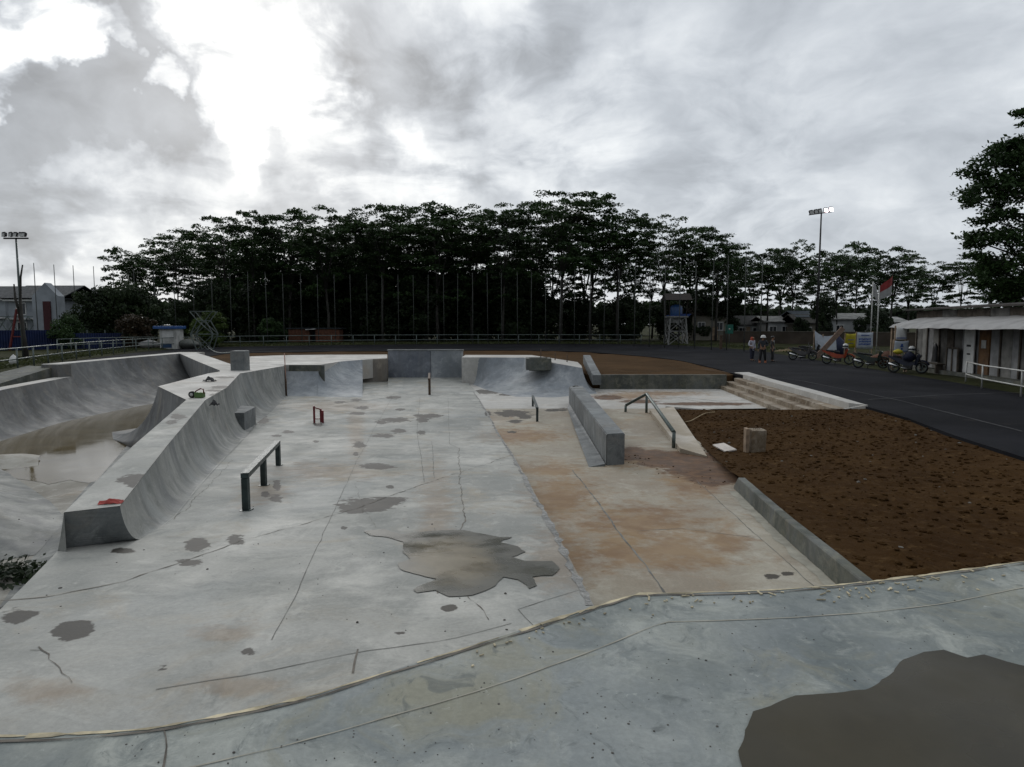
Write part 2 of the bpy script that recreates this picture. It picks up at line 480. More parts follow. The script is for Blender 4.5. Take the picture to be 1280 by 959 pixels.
M['soil_orange'] = soilmat('reddish_soil', (0.055, 0.031, 0.0135), (0.085, 0.048, 0.022), (0.075, 0.056, 0.026), 0.8)
M['mud'] = soilmat('mud', (0.07, 0.055, 0.035), (0.10, 0.08, 0.05), (0.14, 0.11, 0.08))
M['grass'] = soilmat('rough_grass', (0.022, 0.024, 0.011), (0.040, 0.044, 0.018), (0.06, 0.048, 0.028), 0.6)
M['puddle'] = watermat('puddle_water', (0.075, 0.062, 0.044), 0.22, (0.115, 0.088, 0.058), 0.22)
M['bowl_water'] = watermat('muddy_water', (0.135, 0.102, 0.046), 0.045, (0.105, 0.078, 0.033), 0.5)
M['rail_green'] = plain('green_steel', (0.030, 0.043, 0.042), 0.45, 0.3, var=0.3, scale=9)
M['rail_grey'] = plain('grey_steel', (0.10, 0.12, 0.11), 0.45, 0.4, var=0.3, scale=9)
M['red_steel'] = plain('red_steel', (0.16, 0.02, 0.025), 0.5, 0.1)
M['rust_steel'] = plain('rusty_steel', (0.09, 0.06, 0.04), 0.7, 0.3, var=0.4, scale=20)
M['dark_steel'] = plain('dark_steel', (0.03, 0.03, 0.03), 0.5, 0.4)
M['galv'] = plain('galvanised_steel', (0.12, 0.145, 0.135), 0.5, 0.3, var=0.3, scale=1.2)
M['galv_pale'] = plain('pale_pipe', (0.40, 0.40, 0.38), 0.5, 0.2, var=0.25, scale=2)
M['bamboo'] = plain('weathered_pole', (0.062, 0.066, 0.06), 0.8, var=0.35, scale=1.5)
M['wood'] = plain('pale_wood', (0.42, 0.33, 0.2), 0.8, var=0.3, scale=8)
M['plank'] = plain('weathered_plank', (0.30, 0.22, 0.15), 0.85, var=0.4, scale=3)
M['board'] = plain('white_board', (0.55, 0.50, 0.45), 0.7, var=0.2)
M['bark'] = plain('grey_bark', (0.045, 0.042, 0.036), 0.9, var=0.4, scale=1.5, bump=0.4)
M['leaf'] = leafmat('sengon_leaf', (0.021, 0.043, 0.014), (0.045, 0.084, 0.025))
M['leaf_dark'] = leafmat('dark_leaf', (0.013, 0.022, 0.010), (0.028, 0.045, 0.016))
M['leaf_bright'] = leafmat('bright_leaf', (0.035, 0.058, 0.012), (0.065, 0.10, 0.02))
M['leaf_brown'] = leafmat('reddish_leaf', (0.022, 0.02, 0.010), (0.05, 0.03, 0.014))
M['leaf_pale'] = leafmat('far_leaf', (0.03, 0.045, 0.025), (0.05, 0.068, 0.035), 0.1)
M['white'] = plain('white_paint', (0.62, 0.62, 0.60), 0.6, var=0.12, scale=3)
M['dirty_white'] = plain('dirty_white', (0.42, 0.42, 0.40), 0.7, var=0.3, scale=1.5)
M['blue'] = plain('blue_paint', (0.02, 0.055, 0.19), 0.5, var=0.2, scale=2)
M['blue_fence'] = plain('blue_sheet', (0.009, 0.02, 0.075), 0.5, var=0.3, scale=1)
M['roof_dark'] = plain('dark_roof', (0.022, 0.026, 0.03), 0.7, var=0.3, scale=2)
M['redpaint'] = plain('red_paint', (0.13, 0.02, 0.018), 0.5)
M['orange'] = plain('orange_paint', (0.30, 0.045, 0.012), 0.35)
M['yellow'] = plain('yellow_cloth', (0.40, 0.34, 0.02), 0.7, var=0.15)
M['black'] = plain('black_plastic', (0.012, 0.012, 0.013), 0.45)
M['rubber'] = plain('rubber', (0.014, 0.014, 0.014), 0.8)
M['chrome'] = plain('chrome', (0.6, 0.6, 0.6), 0.25, 1.0, var=0.1)
M['glass'] = plain('dark_glass', (0.02, 0.025, 0.03), 0.1, 0.0, 0.6)
M['brick'] = plain('brick_red', (0.10, 0.042, 0.024), 0.9, var=0.3, scale=4)
M['skin'] = plain('skin', (0.26, 0.14, 0.085), 0.6, var=0.08)
M['tarp'] = plain('pale_tarp', (0.26, 0.255, 0.25), 0.7, var=0.22, scale=1.1, bump=0.1)
M['green_sign'] = plain('green_paint', (0.01, 0.11, 0.08), 0.5)
# ------------------------------------------------------------------ the setting: ground, road
def xy(p): return (p[0], p[1])
outer_px = [(0, 466), (100, 450), (200, 438), (300, 433.5), (480, 430.8), (640, 430), (760, 430.2), (840, 431.5), (934, 437.5), (1000, 447), (1100, 463), (1200, 479), (1280, 493)]
outer = [(-19, -30), (-20, -10), (-21.5, 8), (-22.6, 20)] + [xy(P(u, v, ZT)) for u, v in outer_px] + [(16.6, 12), (16.2, -5), (15, -30)]
outer = [xy(p) for p in smooth_line([Vector((x, y, 0)) for x, y in outer], 5)]
inner_w = [(-17.2, -30), (-17.6, 0), (-18.9, 20), (-19.6, 30), (-20.6, 40)] + [xy(P(u, v, ZT)) for u, v in [(283, 442), (330, 440.5), (400, 439.6), (480, 438.8), (560, 438.2), (640, 438), (700, 439), (750, 441), (830, 448), (880, 457), (917, 467)]] + [(10.6, 27), (10.3, 22), (9.92, 18.6)] + [xy(P(u, v, ZT)) for u, v in [(1140, 524), (1180, 540), (1230, 556), (1280, 572)]] + [(8.75, 6), (8.6, 0), (8.4, -30)]
inner = inner_w[:5] + [xy(p) for p in smooth_line([Vector((x, y, 0)) for x, y in inner_w[5:16]], 4)] + inner_w[16:]
NA = 160
RO = resample([Vector((x, y, 0)) for x, y in outer], NA)
def tcut(line):
    return resample([Vector((x, y, 0)) for x, y in line], NA)
RI = tcut(inner)
mb = MB()
KR = 8
vs = []
for a, b in zip(RI, RO):
    for k in range(KR + 1):
        p = a.lerp(b, k / KR)
        vs.append((p.x, p.y, ZT + 0.02 * math.sin(PI * k / KR)))
mb.add(vs, [(i * (KR + 1) + k, (i + 1) * (KR + 1) + k, (i + 1) * (KR + 1) + k + 1, i * (KR + 1) + k + 1) for i in range(NA - 1) for k in range(KR)], 0, True)
for L, s in ((RI, 1),):        # cut edge of the road bed
    for a, b in zip(L, L[1:]):
        mb.face([(a.x, a.y, ZT), (b.x, b.y, ZT), (b.x, b.y, ZT - 0.14), (a.x, a.y, ZT - 0.14)], 0)
for i, pts in enumerate([[(1085, 500), (1180, 494), (1278, 491)], [(915, 452), (960, 452), (1030, 452.5)], [(880, 462), (1000, 476), (1120, 500), (1278, 540)]]):
    ribbon(mb, [P(u, v, ZT + .01) for u, v in pts], .05, lambda x, y: ZT + .022, 1, 0.002, .5, .03, .4, i)
tag(mb.build('road', [M['asphalt'], plain('road_seam', (.04, .04, .042), .9, var=.4)]), kind='structure')

# ground outside the road out to the horizon
mb = MB()
cx, cy = 0.0, 25.0
fac = [1.0, 1.03, 1.12, 1.3, 1.7, 3.0, 8.0, 40.0]
loop = RO + [Vector((0, -40, 0))]
vs = []
for p in loop:
    for i, k in enumerate(fac):
        z = ZT - 0.004 if i == 0 else (ZT + 0.02 + 0.1 * noise.noise(Vector((p.x * k * .13, p.y * k * .13, 2))) if k < 2 else 0.5)
        vs.append((cx + (p.x - cx) * k, cy + (p.y - cy) * k, z))
nf = len(fac); nl = len(loop)
mb.add(vs, [(i * nf + k, ((i + 1) % nl) * nf + k, ((i + 1) % nl) * nf + k + 1, i * nf + k + 1) for i in range(nl) for k in range(nf - 1)], 0, True)
tag(mb.build('ground', M['grass']), kind='structure')
mb = MB()
mb.face([(-60, -60, -0.8), (60, -60, -0.8), (60, 90, -0.8), (-60, 90, -0.8)])
tag(mb.build('subsoil', M['mud']), kind='structure')

# reddish soil between the road and the back decks, and the bed behind the low wall
ii0 = min(range(len(inner)), key=lambda i: abs(inner[i][1] - 30) + (0 if inner[i][0] < 0 else 99))
ii1 = min(range(len(inner)), key=lambda i: (inner[i][0] - 10.3) ** 2 + (inner[i][1] - 30.4) ** 2)
park_back = [(9.9, 30.3), (9.5, 29.85), (3.7, 29.85), (3.5, 30.5), (3.1, 36), (2.5, 37), (-6, 37), (-13, 35.6), (-14.9, 32.1), (-17.2, 38.5), (-19.3, 38.2), (-18.6, 33), (-18.5, 27)]
fill = [xy(p) for p in inner[ii0:ii1 + 1]] + park_back
mb = MB()
def z_fill(x, y): return 0.56 + 0.05 * noise.noise(Vector((x * .5, y * .5, 1))) + 0.025 * noise.noise(Vector((x * 2, y * 2, 4)))
sheet(mb, fill, z_fill, 0.5, jitter=0.2, skirt=-0.5)
tag(mb.build('soil_strip', M['soil_orange']), kind='structure')

# ------------------------------------------------------------------ stains painted by hand on the slabs (they stay put)
WET = [(492, 497, 9, 2), (493, 525, 19, 3), (476, 528, 7, 2.5), (535, 520, 16, 2.6), (528, 525, 8, 3.2), (527, 541, 5, 2.5), (479, 545, 14, 2.4), (499, 539, 10, 2.5), (449, 556, 8, 4), (445, 568, 4, 2.5), (452, 510, 9, 2), (447, 517, 9, 2), (329, 526, 8, 5), (346, 606, 5, 6), (331, 619, 5, 4), (345, 624, 9, 5),
       (640, 517, 22, 4), (655, 521, 9, 3), (644, 527, 9, 2), (702, 512, 8, 2), (690, 513, 10, 1.6), (610, 517, 4, 3), (22, 770, 20, 9), (92, 788, 26, 10), (152, 689, 13, 3.5), (247, 681, 15, 7), (294, 675, 12, 6), (235, 703, 18, 5), (462, 630, 38, 8), (440, 636, 18, 6), (485, 625, 20, 4), (965, 720, 11, 3), (987, 717, 11, 3), (500, 792, 9, 3), (560, 760, 10, 4), (310, 815, 11, 5), (430, 660, 4, 2), (222, 521, 9, 3.5), (215, 528, 8, 3), (168, 600, 22, 9), (275, 484, 12, 2), (270, 488, 12, 1.6), (270, 494, 7, 1.6), (282, 472, 14, 1), (398, 531, 6, 2), (360, 540, 8, 1.6), (395, 552, 4, 1.5), (488, 608, 5, 2), (205, 835, 8, 3), (470, 583, 20, 4), (640, 540, 6, 1.5), (500, 512, 6, 1.5), (445, 500, 7, 1.6), (425, 503, 7, 1.4), (530, 483, 12, 3.5), (545, 487, 22, 2.4), (600, 490, 30, 2.5), (640, 493, 16, 1.6), (440, 482, 8, 1.5), (345, 545, 6, 1.4)]
RUST = [(700, 622, 45, 26), (690, 588, 40, 8), (800, 655, 75, 26), (843, 690, 70, 22), (700, 700, 40, 40), (650, 545, 50, 9), (870, 600, 40, 25), (545, 482, 26, 6), (905, 680, 30, 14), (780, 690, 40, 20), (810, 575, 60, 12), (790, 495, 40, 5), (420, 508, 60, 7), (445, 540, 10, 40), (330, 617, 30, 14), (410, 590, 70, 10), (545, 640, 20, 60), (820, 492, 60, 3), (300, 860, 60, 12), (60, 865, 50, 14), (280, 790, 40, 10)]
DIRT = [(788, 567, 14, 6), (812, 569, 34, 4), (850, 572, 42, 5), (872, 586, 30, 7), (893, 598, 24, 6), (828, 580, 22, 3), (800, 502, 16, 1.5), (880, 505, 40, 1.4), (760, 497, 12, 2)]
def stain_field(o):
    me = o.data
    a = me.color_attributes.new('stain', 'FLOAT_COLOR', 'POINT')
    dat = np.zeros((len(me.vertices), 4), np.float32); dat[:, 3] = 1
    for i, v in enumerate(me.vertices):
        u, w = proj(v.co)
        if u < -200 or u > 1500: continue
        for ch, L in ((0, WET), (1, RUST), (2, DIRT)):
            best = 0.0
            for (cu, cv, ru, rv) in L:
                dx = (u - cu) / ru; dy = (w - cv) / rv
                if abs(dx) > 2 or abs(dy) > 2: continue
                d = 1.0 - 0.5 * math.sqrt(dx * dx + dy * dy)
                if d > best: best = d
            dat[i, ch] = best
    a.data.foreach_set('color', dat.ravel())

# ------------------------------------------------------------------ the skate floor: upper slab and lower channel with plaza
edge_px = [(600, 500), (616, 527), (640, 566), (660, 601), (690, 655), (715, 703), (742, 757)]
edge = [P(u, v, f_slab) for u, v in edge_px]
edge = [Vector((-2.35, 36, 0)), Vector((-1.8, 29.5, 0))] + edge + [Vector((0.62, 3.0, 1.2)), Vector((0.68, 2.0, 1.2))]
edge.sort(key=lambda p: p.y)
def interp(tab, y):
    if y <= tab[0][0]: return tab[0][1]
    for (a, b), (c, d) in zip(tab, tab[1:]):
        if y <= c: return b + (d - b) * (y - a) / (c - a)
    return tab[-1][1]
edge_t = [(p.y, p.x) for p in edge]
def x_edge(y): return interp(edge_t, y)
l1 = P(0, 762, f_slab); l2 = P(40, 722, f_slab); l3 = P(75, 686, f_slab)
left_t = sorted([(1.5, -3.1), (l1.y, l1.x), (l2.y, l2.x), (l3.y, l3.x), (8.0, -4.6), (14.0, -8.0), (20, -10.5), (36, -10.5)])
def x_left(y): return interp(left_t, y)
right_t = [(1.0, 3.35), (6.0, 3.35), (11.2, 3.95), (16, 4.55), (22.4, 5.25), (22.75, 9.35), (36, 9.4)]
def x_right(y): return interp(right_t, y)
def rows(y0, y1):
    ys = [y0]
    while ys[-1] < y1: ys.append(ys[-1] + max(0.045, ys[-1] * 0.0085))
    return ys
def strip_floor(name, xl, xr, zf, y0, y1, nx, mats):
    ys = rows(y0, y1)
    mb = MB(); vs = []
    for y in ys:
        a = xl(y); b = xr(y)
        for k in range(nx + 1):
            x = a + (b - a) * k / nx
            vs.append((x, y, zf(x, y)))
    mb.add(vs, [(j * (nx + 1) + k, j * (nx + 1) + k + 1, (j + 1) * (nx + 1) + k + 1, (j + 1) * (nx + 1) + k) for j in range(len(ys) - 1) for k in range(nx)], 0, True)
    return mb, ys
mb, ys = strip_floor('skate_floor', x_left, x_edge, f_slab, 2.0, 36.0, 150, None)
for side in (x_left, x_edge):          # the drop at the slab edges
    for a, b in zip(ys[::4], ys[4::4]):
        wob = 0.0
        mb.face([(side(a), a, f_slab(0, a)), (side(b), b, f_slab(0, b)), (side(b), b, -0.7), (side(a), a, -0.7)], 0)
def S(pts): return [P(u, v, f_slab) for u, v in pts]
def C(pts): return [P(u, v, f_chan) for u, v in pts]
# saw cuts between the pours
for i, (pts, w, mi) in enumerate([
    ([(490, 497), (468, 535), (447, 574), (405, 665), (372, 740), (340, 800)], 0.013, 1),
    ([(560, 497), (562, 555), (572, 560)], 0.018, 1), ([(525, 497), (521, 540), (527, 575), (530, 603)], 0.02, 1),
    ([(540, 552), (543, 598)], 0.02, 1), ([(543, 660), (546, 742)], 0.018, 2),
    ([(195, 862), (330, 841), (445, 815), (560, 800), (640, 780)], 0.012, 1), ([(440, 842), (446, 812)], 0.02, 2),
    ([(465, 551), (640, 555)], 0.012, 1), ([(648, 762), (690, 748), (735, 735)], 0.012, 1), ([(648, 762), (668, 785)], 0.012, 1),
([(280, 500), (420, 498), (480, 494), (640, 494)], 0.03, 1)]):
    ribbon(mb, S(pts), w * .42, f_slab, mi, 0.0025, 0.12, 0.012, 0.5, i)
# cracks
for i, (pts, w) in enumerate([
    ([(0, 752), (60, 746), (150, 728), (235, 700), (300, 676), (380, 655), (440, 637), (530, 605), (600, 583), (636, 570)], 0.016),
    ([(573, 560), (576, 600), (580, 640), (577, 665)], 0.014), ([(588, 745), (600, 760), (612, 775)], 0.009), ([(52, 808), (66, 822), (75, 836), (82, 856)], 0.008), ([(55, 812), (40, 812)], 0.006),
    ([(215, 650), (260, 610), (290, 575)], 0.008), ([(640, 571), (690, 556)], 0.01), ([(408, 507), (440, 502), (490, 497)], 0.035), ([(445, 600), (455, 640), (470, 660)], 0.005)]):
    ribbon(mb, S(pts), w * .55, f_slab, 2, 0.0035, 0.08, 0.05, 0.8, i + 20)
# broken mortar along the slab edge
ribbon(mb, [Vector((p.x - 0.03, p.y, 0)) for p in edge[2:-1]], 0.05, f_slab, 3, 0.004, 0.12, 0.03, 0.8, 50)
M['edge'] = concrete('broken_edge', base=(0.22, 0.22, 0.21), light=(0.38, 0.37, 0.35), dark=(0.10, 0.10, 0.095), scale=6, blue_amt=.2)
o = tag(mb.build('skate_floor', [M['slab'], M['joint'], M['crack'], M['edge']], recalc=False), kind='structure')
stain_field(o)

mb, ys = strip_floor('plaza', x_edge, x_right, f_chan, 22.65, 36.0, 110, None)
for i, (pts, w, mi) in enumerate([([(790, 500), (850, 497), (905, 502), (950, 499)], 0.05, 1), ([(850, 498), (880, 503), (930, 508)], 0.04, 1), ([(760, 489), (830, 491), (900, 488)], 0.05, 1), ([(620, 495), (700, 494)], 0.05, 1)]):
    ribbon(mb, C(pts), w, f_chan, mi, 0.003, 0.1, 0.04, 0.6, i + 90)
o = tag(mb.build('plaza', [M['white_deck'], M['crack']], recalc=False), kind='structure')
stain_field(o)
mb, ys = strip_floor('channel', x_edge, x_right, f_chan, 2.0, 22.6, 110, None)
for i, (pts, w, mi) in enumerate([
    ([(716, 588), (745, 625), (775, 667), (805, 705), (832, 742)], 0.03, 1), ([(795, 664), (850, 661), (945, 672)], 0.012, 1), ([(870, 600), (900, 628), (960, 682), (1020, 735)], 0.014, 1), ([(668, 640), (780, 641)], 0.008, 1),
    ([(612, 520), (700, 512)], 0.02, 2)]):
    ribbon(mb, C(pts), w * .6, f_chan, mi, 0.003, 0.1, 0.02, 0.5, i + 70)
o = tag(mb.build('channel_floor', [M['channel'], M['joint'], M['crack']], recalc=False), kind='structure')
stain_field(o)

# ------------------------------------------------------------------ near deck
cop_px = [(0, 921), (75, 918), (150, 913), (200, 909), (300, 890), (400, 867), (500, 835), (575, 812), (640, 791), (720, 766), (795, 742), (870, 741), (960, 738), (1040, 732), (1140, 721), (1280, 702)]
cop = [P(u, v, ZD) for u, v in cop_px]
cop = [Vector((-9, 1.6, ZD)), Vector((-5, 2.25, ZD)), Vector((-3.4, 2.5, ZD))] + cop + [Vector((5.2, 4.9, ZD)), Vector((9.2, 5.9, ZD))]
deck_poly = [xy(p) for p in cop] + [(9.2, -9), (-9, -9)]
mb = MB()
sheet(mb, deck_poly, ZD, 0.5, smooth=False, skirt=-0.7)
line2 = [P(u, v, ZD) for u, v in [(120, 985), (250, 958), (350, 934), (450, 907), (550, 879), (640, 850), (740, 814), (830, 778), (900, 776), (1000, 772), (1090, 766), (1180, 755), (1280, 735), (1400, 712)]]
ribbon(mb, line2, 0.007, ZD, 2, 0.003, 0.1, 0.006, 0.5, 3)
cl_ = resample([p - Vector((0, .006, 0)) for p in cop[2:-1]], 140); j_ = 0
while j_ < 136:
    e_ = min(139, j_ + rnd.randint(5, 22))
    ribbon(mb, cl_[j_:e_ + 1], rnd.uniform(.012, .024), ZD, 1, 0.003, 0.05, 0.010, 0.8, j_)
    j_ = e_ + rnd.choice((0, 0, 1, 2))
ribbon(mb, [p + Vector((0.004, -.035, 0)) for p in cop[3:-1]], 0.012, ZD, 3, 0.0045, 0.09, 0.012, 0.8, 6)
for i, pts in enumerate([[(205, 960), (208, 930), (204, 912)]]):
    ribbon(mb, [P(u, v, ZD) for u, v in pts], 0.006, ZD, 3, 0.003, 0.06, 0.01, 0.6, i)
tag(mb.build('deck', [M['deck'], M['cream'], M['cream_dim'], M['crack']], recalc=False), kind='structure')

# water standing on the deck, the slab and in the bowl
pud = [P(u, v, ZD) for u, v in [(926, 985), (924, 940), (940, 890), (965, 876), (990, 866), (1030, 863), (1075, 860), (1100, 845), (1130, 826), (1155, 816), (1180, 813), (1205, 821), (1232, 818), (1260, 828), (1300, 838), (1400, 850), (1420, 985)]]
mb = MB(); sheet(mb, rough_outline(rough_outline([xy(p) for p in pud], 0.06, 0.2, 2), 0.010, 0.035, 3), ZD + 0.005, 0.3, smooth=False)
M['puddle_deck'] = watermat('deck_water', (0.043, 0.036, 0.019), 0.22, (0.024, 0.0205, 0.0115), 0.2)
tag(mb.build('puddle', M['puddle_deck'], recalc=False), kind='structure')
pud = S([(455, 665), (480, 662), (500, 668), (540, 664), (580, 663), (600, 668), (625, 672), (640, 672), (628, 678), (640, 682), (655, 690), (640, 697), (655, 702), (690, 702), (702, 712), (690, 720), (665, 722), (672, 733), (660, 737), (648, 725), (630, 722), (620, 733), (590, 745), (560, 747), (545, 740), (520, 742), (515, 738), (545, 725), (530, 722), (500, 712), (498, 705), (510, 700), (505, 690), (503, 678), (485, 672), (462, 670)])
mb = MB(); sheet(mb, rough_outline([xy(p) for p in pud], 0.03, 0.06, 4), lambda x, y: f_slab(x, y) + 0.006, 0.09)
t = NT('silty_puddle'); o_ = t.obj()
sl_ = t.n('ShaderNodeSeparateColor'); t.l(t.attr('silt').outputs['Color'], sl_.inputs[0])
k_ = t.ramp(t.math('ADD', sl_.outputs[0], t.math('MULTIPLY', t.math('SUBTRACT', t.noise(o_, 2.2, 6, 0.65), 0.5), 1.1)), 0.2, 0.8)
c_ = t.mix(t.ramp(t.noise(o_, 3.0, 6, 0.65), 0.35, 0.65), (0.060, 0.059, 0.046), (0.088, 0.085, 0.066))
c_ = t.mix(k_, c_, t.mix(t.ramp(t.noise(o_, 5.0, 5, 0.6), 0.3, 0.7), (0.122, 0.098, 0.056), (0.180, 0.148, 0.092)))
M['puddle'] = t.out(c_, t.ramp(t.noise(o_, 1.7, 4), 0.35, 0.65, 0.14, 0.38), t.bump(t.noise(o_, 30, 3), 0.08, 0.004), 0.3)
o = tag(mb.build('puddle', M['puddle'], recalc=False), kind='structure')
a_ = o.data.color_attributes.new('silt', 'FLOAT_COLOR', 'POINT')
for i, v in enumerate(o.data.vertices):
    u, w_ = proj(v.co); d_ = 1.15 - math.hypot((u - 565) / 75, (w_ - 702) / 44); d_ = max(0, min(1, d_)); a_.data[i].color = (d_, d_, d_, 1)
mb = MB()
wat = [(-16.6, 12), (-16.2, 20), (-15.6, 25), (-15.2, 30), (-14.4, 33), (-11.0, 23), (-9.5, 18), (-8.8, 14.5)] + [xy(P(u, v, ZB)) for u, v in [(172, 580), (140, 597), (112, 604), (85, 600), (60, 606), (30, 600), (-60, 590)]]
sheet(mb, rough_outline(wat, 0.12, 0.3, 3), ZB + 0.006, None, smooth=False)
tag(mb.build('bowl_water', M['bowl_water'], recalc=False), kind='structure')
mb = MB()
mb.face([(-26, -2, ZB), (-3.5, -2, ZB), (-5.2, 8, ZB), (-11, 24, ZB), (-14, 36, ZB), (-26, 36, ZB)])
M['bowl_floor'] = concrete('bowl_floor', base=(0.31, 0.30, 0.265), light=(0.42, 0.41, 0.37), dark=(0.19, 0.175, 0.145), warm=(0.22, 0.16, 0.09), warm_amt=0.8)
tag(mb.build('bowl_floor', M['bowl_floor']), kind='structure')
# ------------------------------------------------------------------ bowl walls
def V(x, y, z): return Vector((x, y, z))
root = empty('skate_bowl', (-15, 26, ZB), 0, 'grey concrete bowl with a curved back wall round the muddy water', 'skate bowl')
def part(mb, name, m, root, label=None):
    o = mb.build(name, m, root)
    o.matrix_parent_inverse = Matrix.Translation(root.location).inverted()
    if label: o['label'] = label
    return o
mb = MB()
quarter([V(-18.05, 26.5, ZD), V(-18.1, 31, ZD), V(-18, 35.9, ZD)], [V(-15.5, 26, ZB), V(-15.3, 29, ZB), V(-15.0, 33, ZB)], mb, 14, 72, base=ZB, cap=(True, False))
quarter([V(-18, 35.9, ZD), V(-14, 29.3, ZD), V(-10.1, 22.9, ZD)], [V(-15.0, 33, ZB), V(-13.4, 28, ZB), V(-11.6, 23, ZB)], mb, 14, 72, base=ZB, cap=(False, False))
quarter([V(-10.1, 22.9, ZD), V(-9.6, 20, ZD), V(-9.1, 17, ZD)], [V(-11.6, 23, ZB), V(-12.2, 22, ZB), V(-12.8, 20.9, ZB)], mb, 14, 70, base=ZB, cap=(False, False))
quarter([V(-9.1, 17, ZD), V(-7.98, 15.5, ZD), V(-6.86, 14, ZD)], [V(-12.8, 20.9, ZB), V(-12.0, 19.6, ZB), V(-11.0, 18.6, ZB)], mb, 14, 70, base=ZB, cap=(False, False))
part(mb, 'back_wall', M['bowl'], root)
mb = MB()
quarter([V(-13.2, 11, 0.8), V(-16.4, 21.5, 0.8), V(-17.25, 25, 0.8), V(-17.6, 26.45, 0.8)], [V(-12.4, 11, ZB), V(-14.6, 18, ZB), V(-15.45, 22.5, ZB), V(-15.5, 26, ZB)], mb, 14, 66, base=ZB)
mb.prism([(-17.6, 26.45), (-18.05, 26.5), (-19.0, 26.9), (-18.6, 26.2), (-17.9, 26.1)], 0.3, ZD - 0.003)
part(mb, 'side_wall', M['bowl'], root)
mb = MB()
mb.prism([(-18.05, 26.5), (-18.1, 31), (-18, 35.9), (-17.4, 37.6), (-18.9, 37.8), (-18.85, 31), (-18.75, 26.6)], 0.4, ZD + 0.004)
mb.prism([(-13.2, 11), (-16.4, 21.5), (-17.25, 25), (-17.6, 26.4), (-18.1, 26.3), (-17.75, 24.9), (-16.8, 21), (-13.7, 11)], 0.2, 0.804)
part(mb, 'coping', M['white_deck'], root)
mb = MB()     # sloping earth-stained shoulder behind the low wall
mb.prism([(-18.2, 26.35), (-19.4, 26.6), (-19.6, 22), (-17.8, 21.5)], 0.3, lambda x, y: 0.62 + max(0, (y - 21.5) / 5) * 0.6)
part(mb, 'shoulder', M['wall_dark'], root)

# near hip of the bowl at the left edge
mb = MB()
pk = Vector((-10.2, 11.4))
hip = [(-14, 8.5), (-9, 8.2)] + [xy(P(u, v, ZB)) for u, v in [(45, 694), (60, 678), (76, 658), (79, 645), (62, 627), (42, 613), (25, 602), (0, 586), (-40, 574)]]
def z_hip(x, y):
    best = 1e9
    n = len(hip); p = Vector((x, y))
    for i in range(n):
        a = Vector(hip[i]); b = Vector(hip[(i + 1) % n]); d = b - a
        t = max(0, min(1, (p - a).dot(d) / d.length_squared))
        best = min(best, (a + d * t - p).length)
    k = min(1.0, best / 2.6)
    return ZB + 0.005 + 1.35 * (0.45 * k + 0.55 * k * k)
sheet(mb, rough_outline(hip, 0.04, 0.3, 9), z_hip, 0.15)
tag(mb.build('skate_hip', M['ramp'], recalc=False), 'concrete hip rising out of the muddy water at the left edge, weeds at its foot', 'skate ramp')
mb = MB()
md = rough_outline([xy(P(u, v, ZB)) for u, v in [(-60, 560), (0, 566), (25, 568), (50, 573), (46, 582), (22, 591), (0, 588), (-50, 576)]], .06, .3, 4)
mc_ = xy(P(5, 577, ZB))
sheet(mb, md, lambda x, y: ZB - .045 + .19 * max(0, 1.12 - math.hypot((x - mc_[0]) / 1.6, (y - mc_[1]) / 1.2)), .12)
tag(mb.build('concrete_mound', M['bowl_floor'], recalc=False), 'low rounded mound standing out of the muddy water behind the left hip', 'mound')

# spine between bowl and floor
root = empty('skate_spine', (-5, 9, 0.6), 0, 'long narrow concrete spine ramp between the bowl and the floor, red cloth on its top', 'skate ramp')
tr = [P(u, v, ZD) for u, v in [(257, 500), (210, 556), (150, 633)]]
tl = [P(u, v, ZD) for u, v in [(233, 500), (166, 558), (80, 641)]]
bl = [P(u, v, f_slab) for u, v in [(306, 548), (280, 575), (252, 606), (217, 650), (178, 673)]]
mb = MB()
quarter(tr, bl, mb, 14, 72, m=20, cap=(True, False), base=-0.6)
part(mb, 'ramp_face', M['ramp'], root)
mb = MB()
prof = []
T = tr[-1]; B = bl[-1]
for k in range(15):
    a = R(72) * k / 14; s = math.sin(a) / math.sin(R(72)); h = (1 - math.cos(a)) / (1 - math.cos(R(72)))
    prof.append(V(B.x + (T.x - B.x) * s, B.y + (T.y - B.y) * s, B.z + (T.z - B.z) * h))
bb = P(75, 686, f_slab)
lf_ = [bb.lerp(tl[-1], max(0, (q.z - B.z) / (T.z - B.z))) for q in prof]
prof2 = [V(prof[0].x, prof[0].y, prof[0].z - .12)] + prof; lf2 = [V(bb.x, bb.y, bb.z - .12)] + lf_
n_ = len(prof2)
mb.add(prof2 + lf2, [(i, i + 1, n_ + i + 1, n_ + i) for i in range(n_ - 1)])
part(mb, 'end_face', M['ledge'], root)
mb = MB()
zt = ZD + 0.004
sheet(mb, [xy(p) for p in tr] + [xy(p) for p in reversed(tl)], zt, .09, smooth=False)
o = part(mb, 'top', M['slab'], root)
stain_field(o)
mb = MB()
quarter(list(reversed(tl)), [V(-5.3, 5.9, ZB), V(-8.0, 11.5, ZB), V(-11.0, 18.6, ZB)], mb, 14, 70, cap=(True, False), base=-0.6)
part(mb, 'bowl_side', M['ramp'], root)

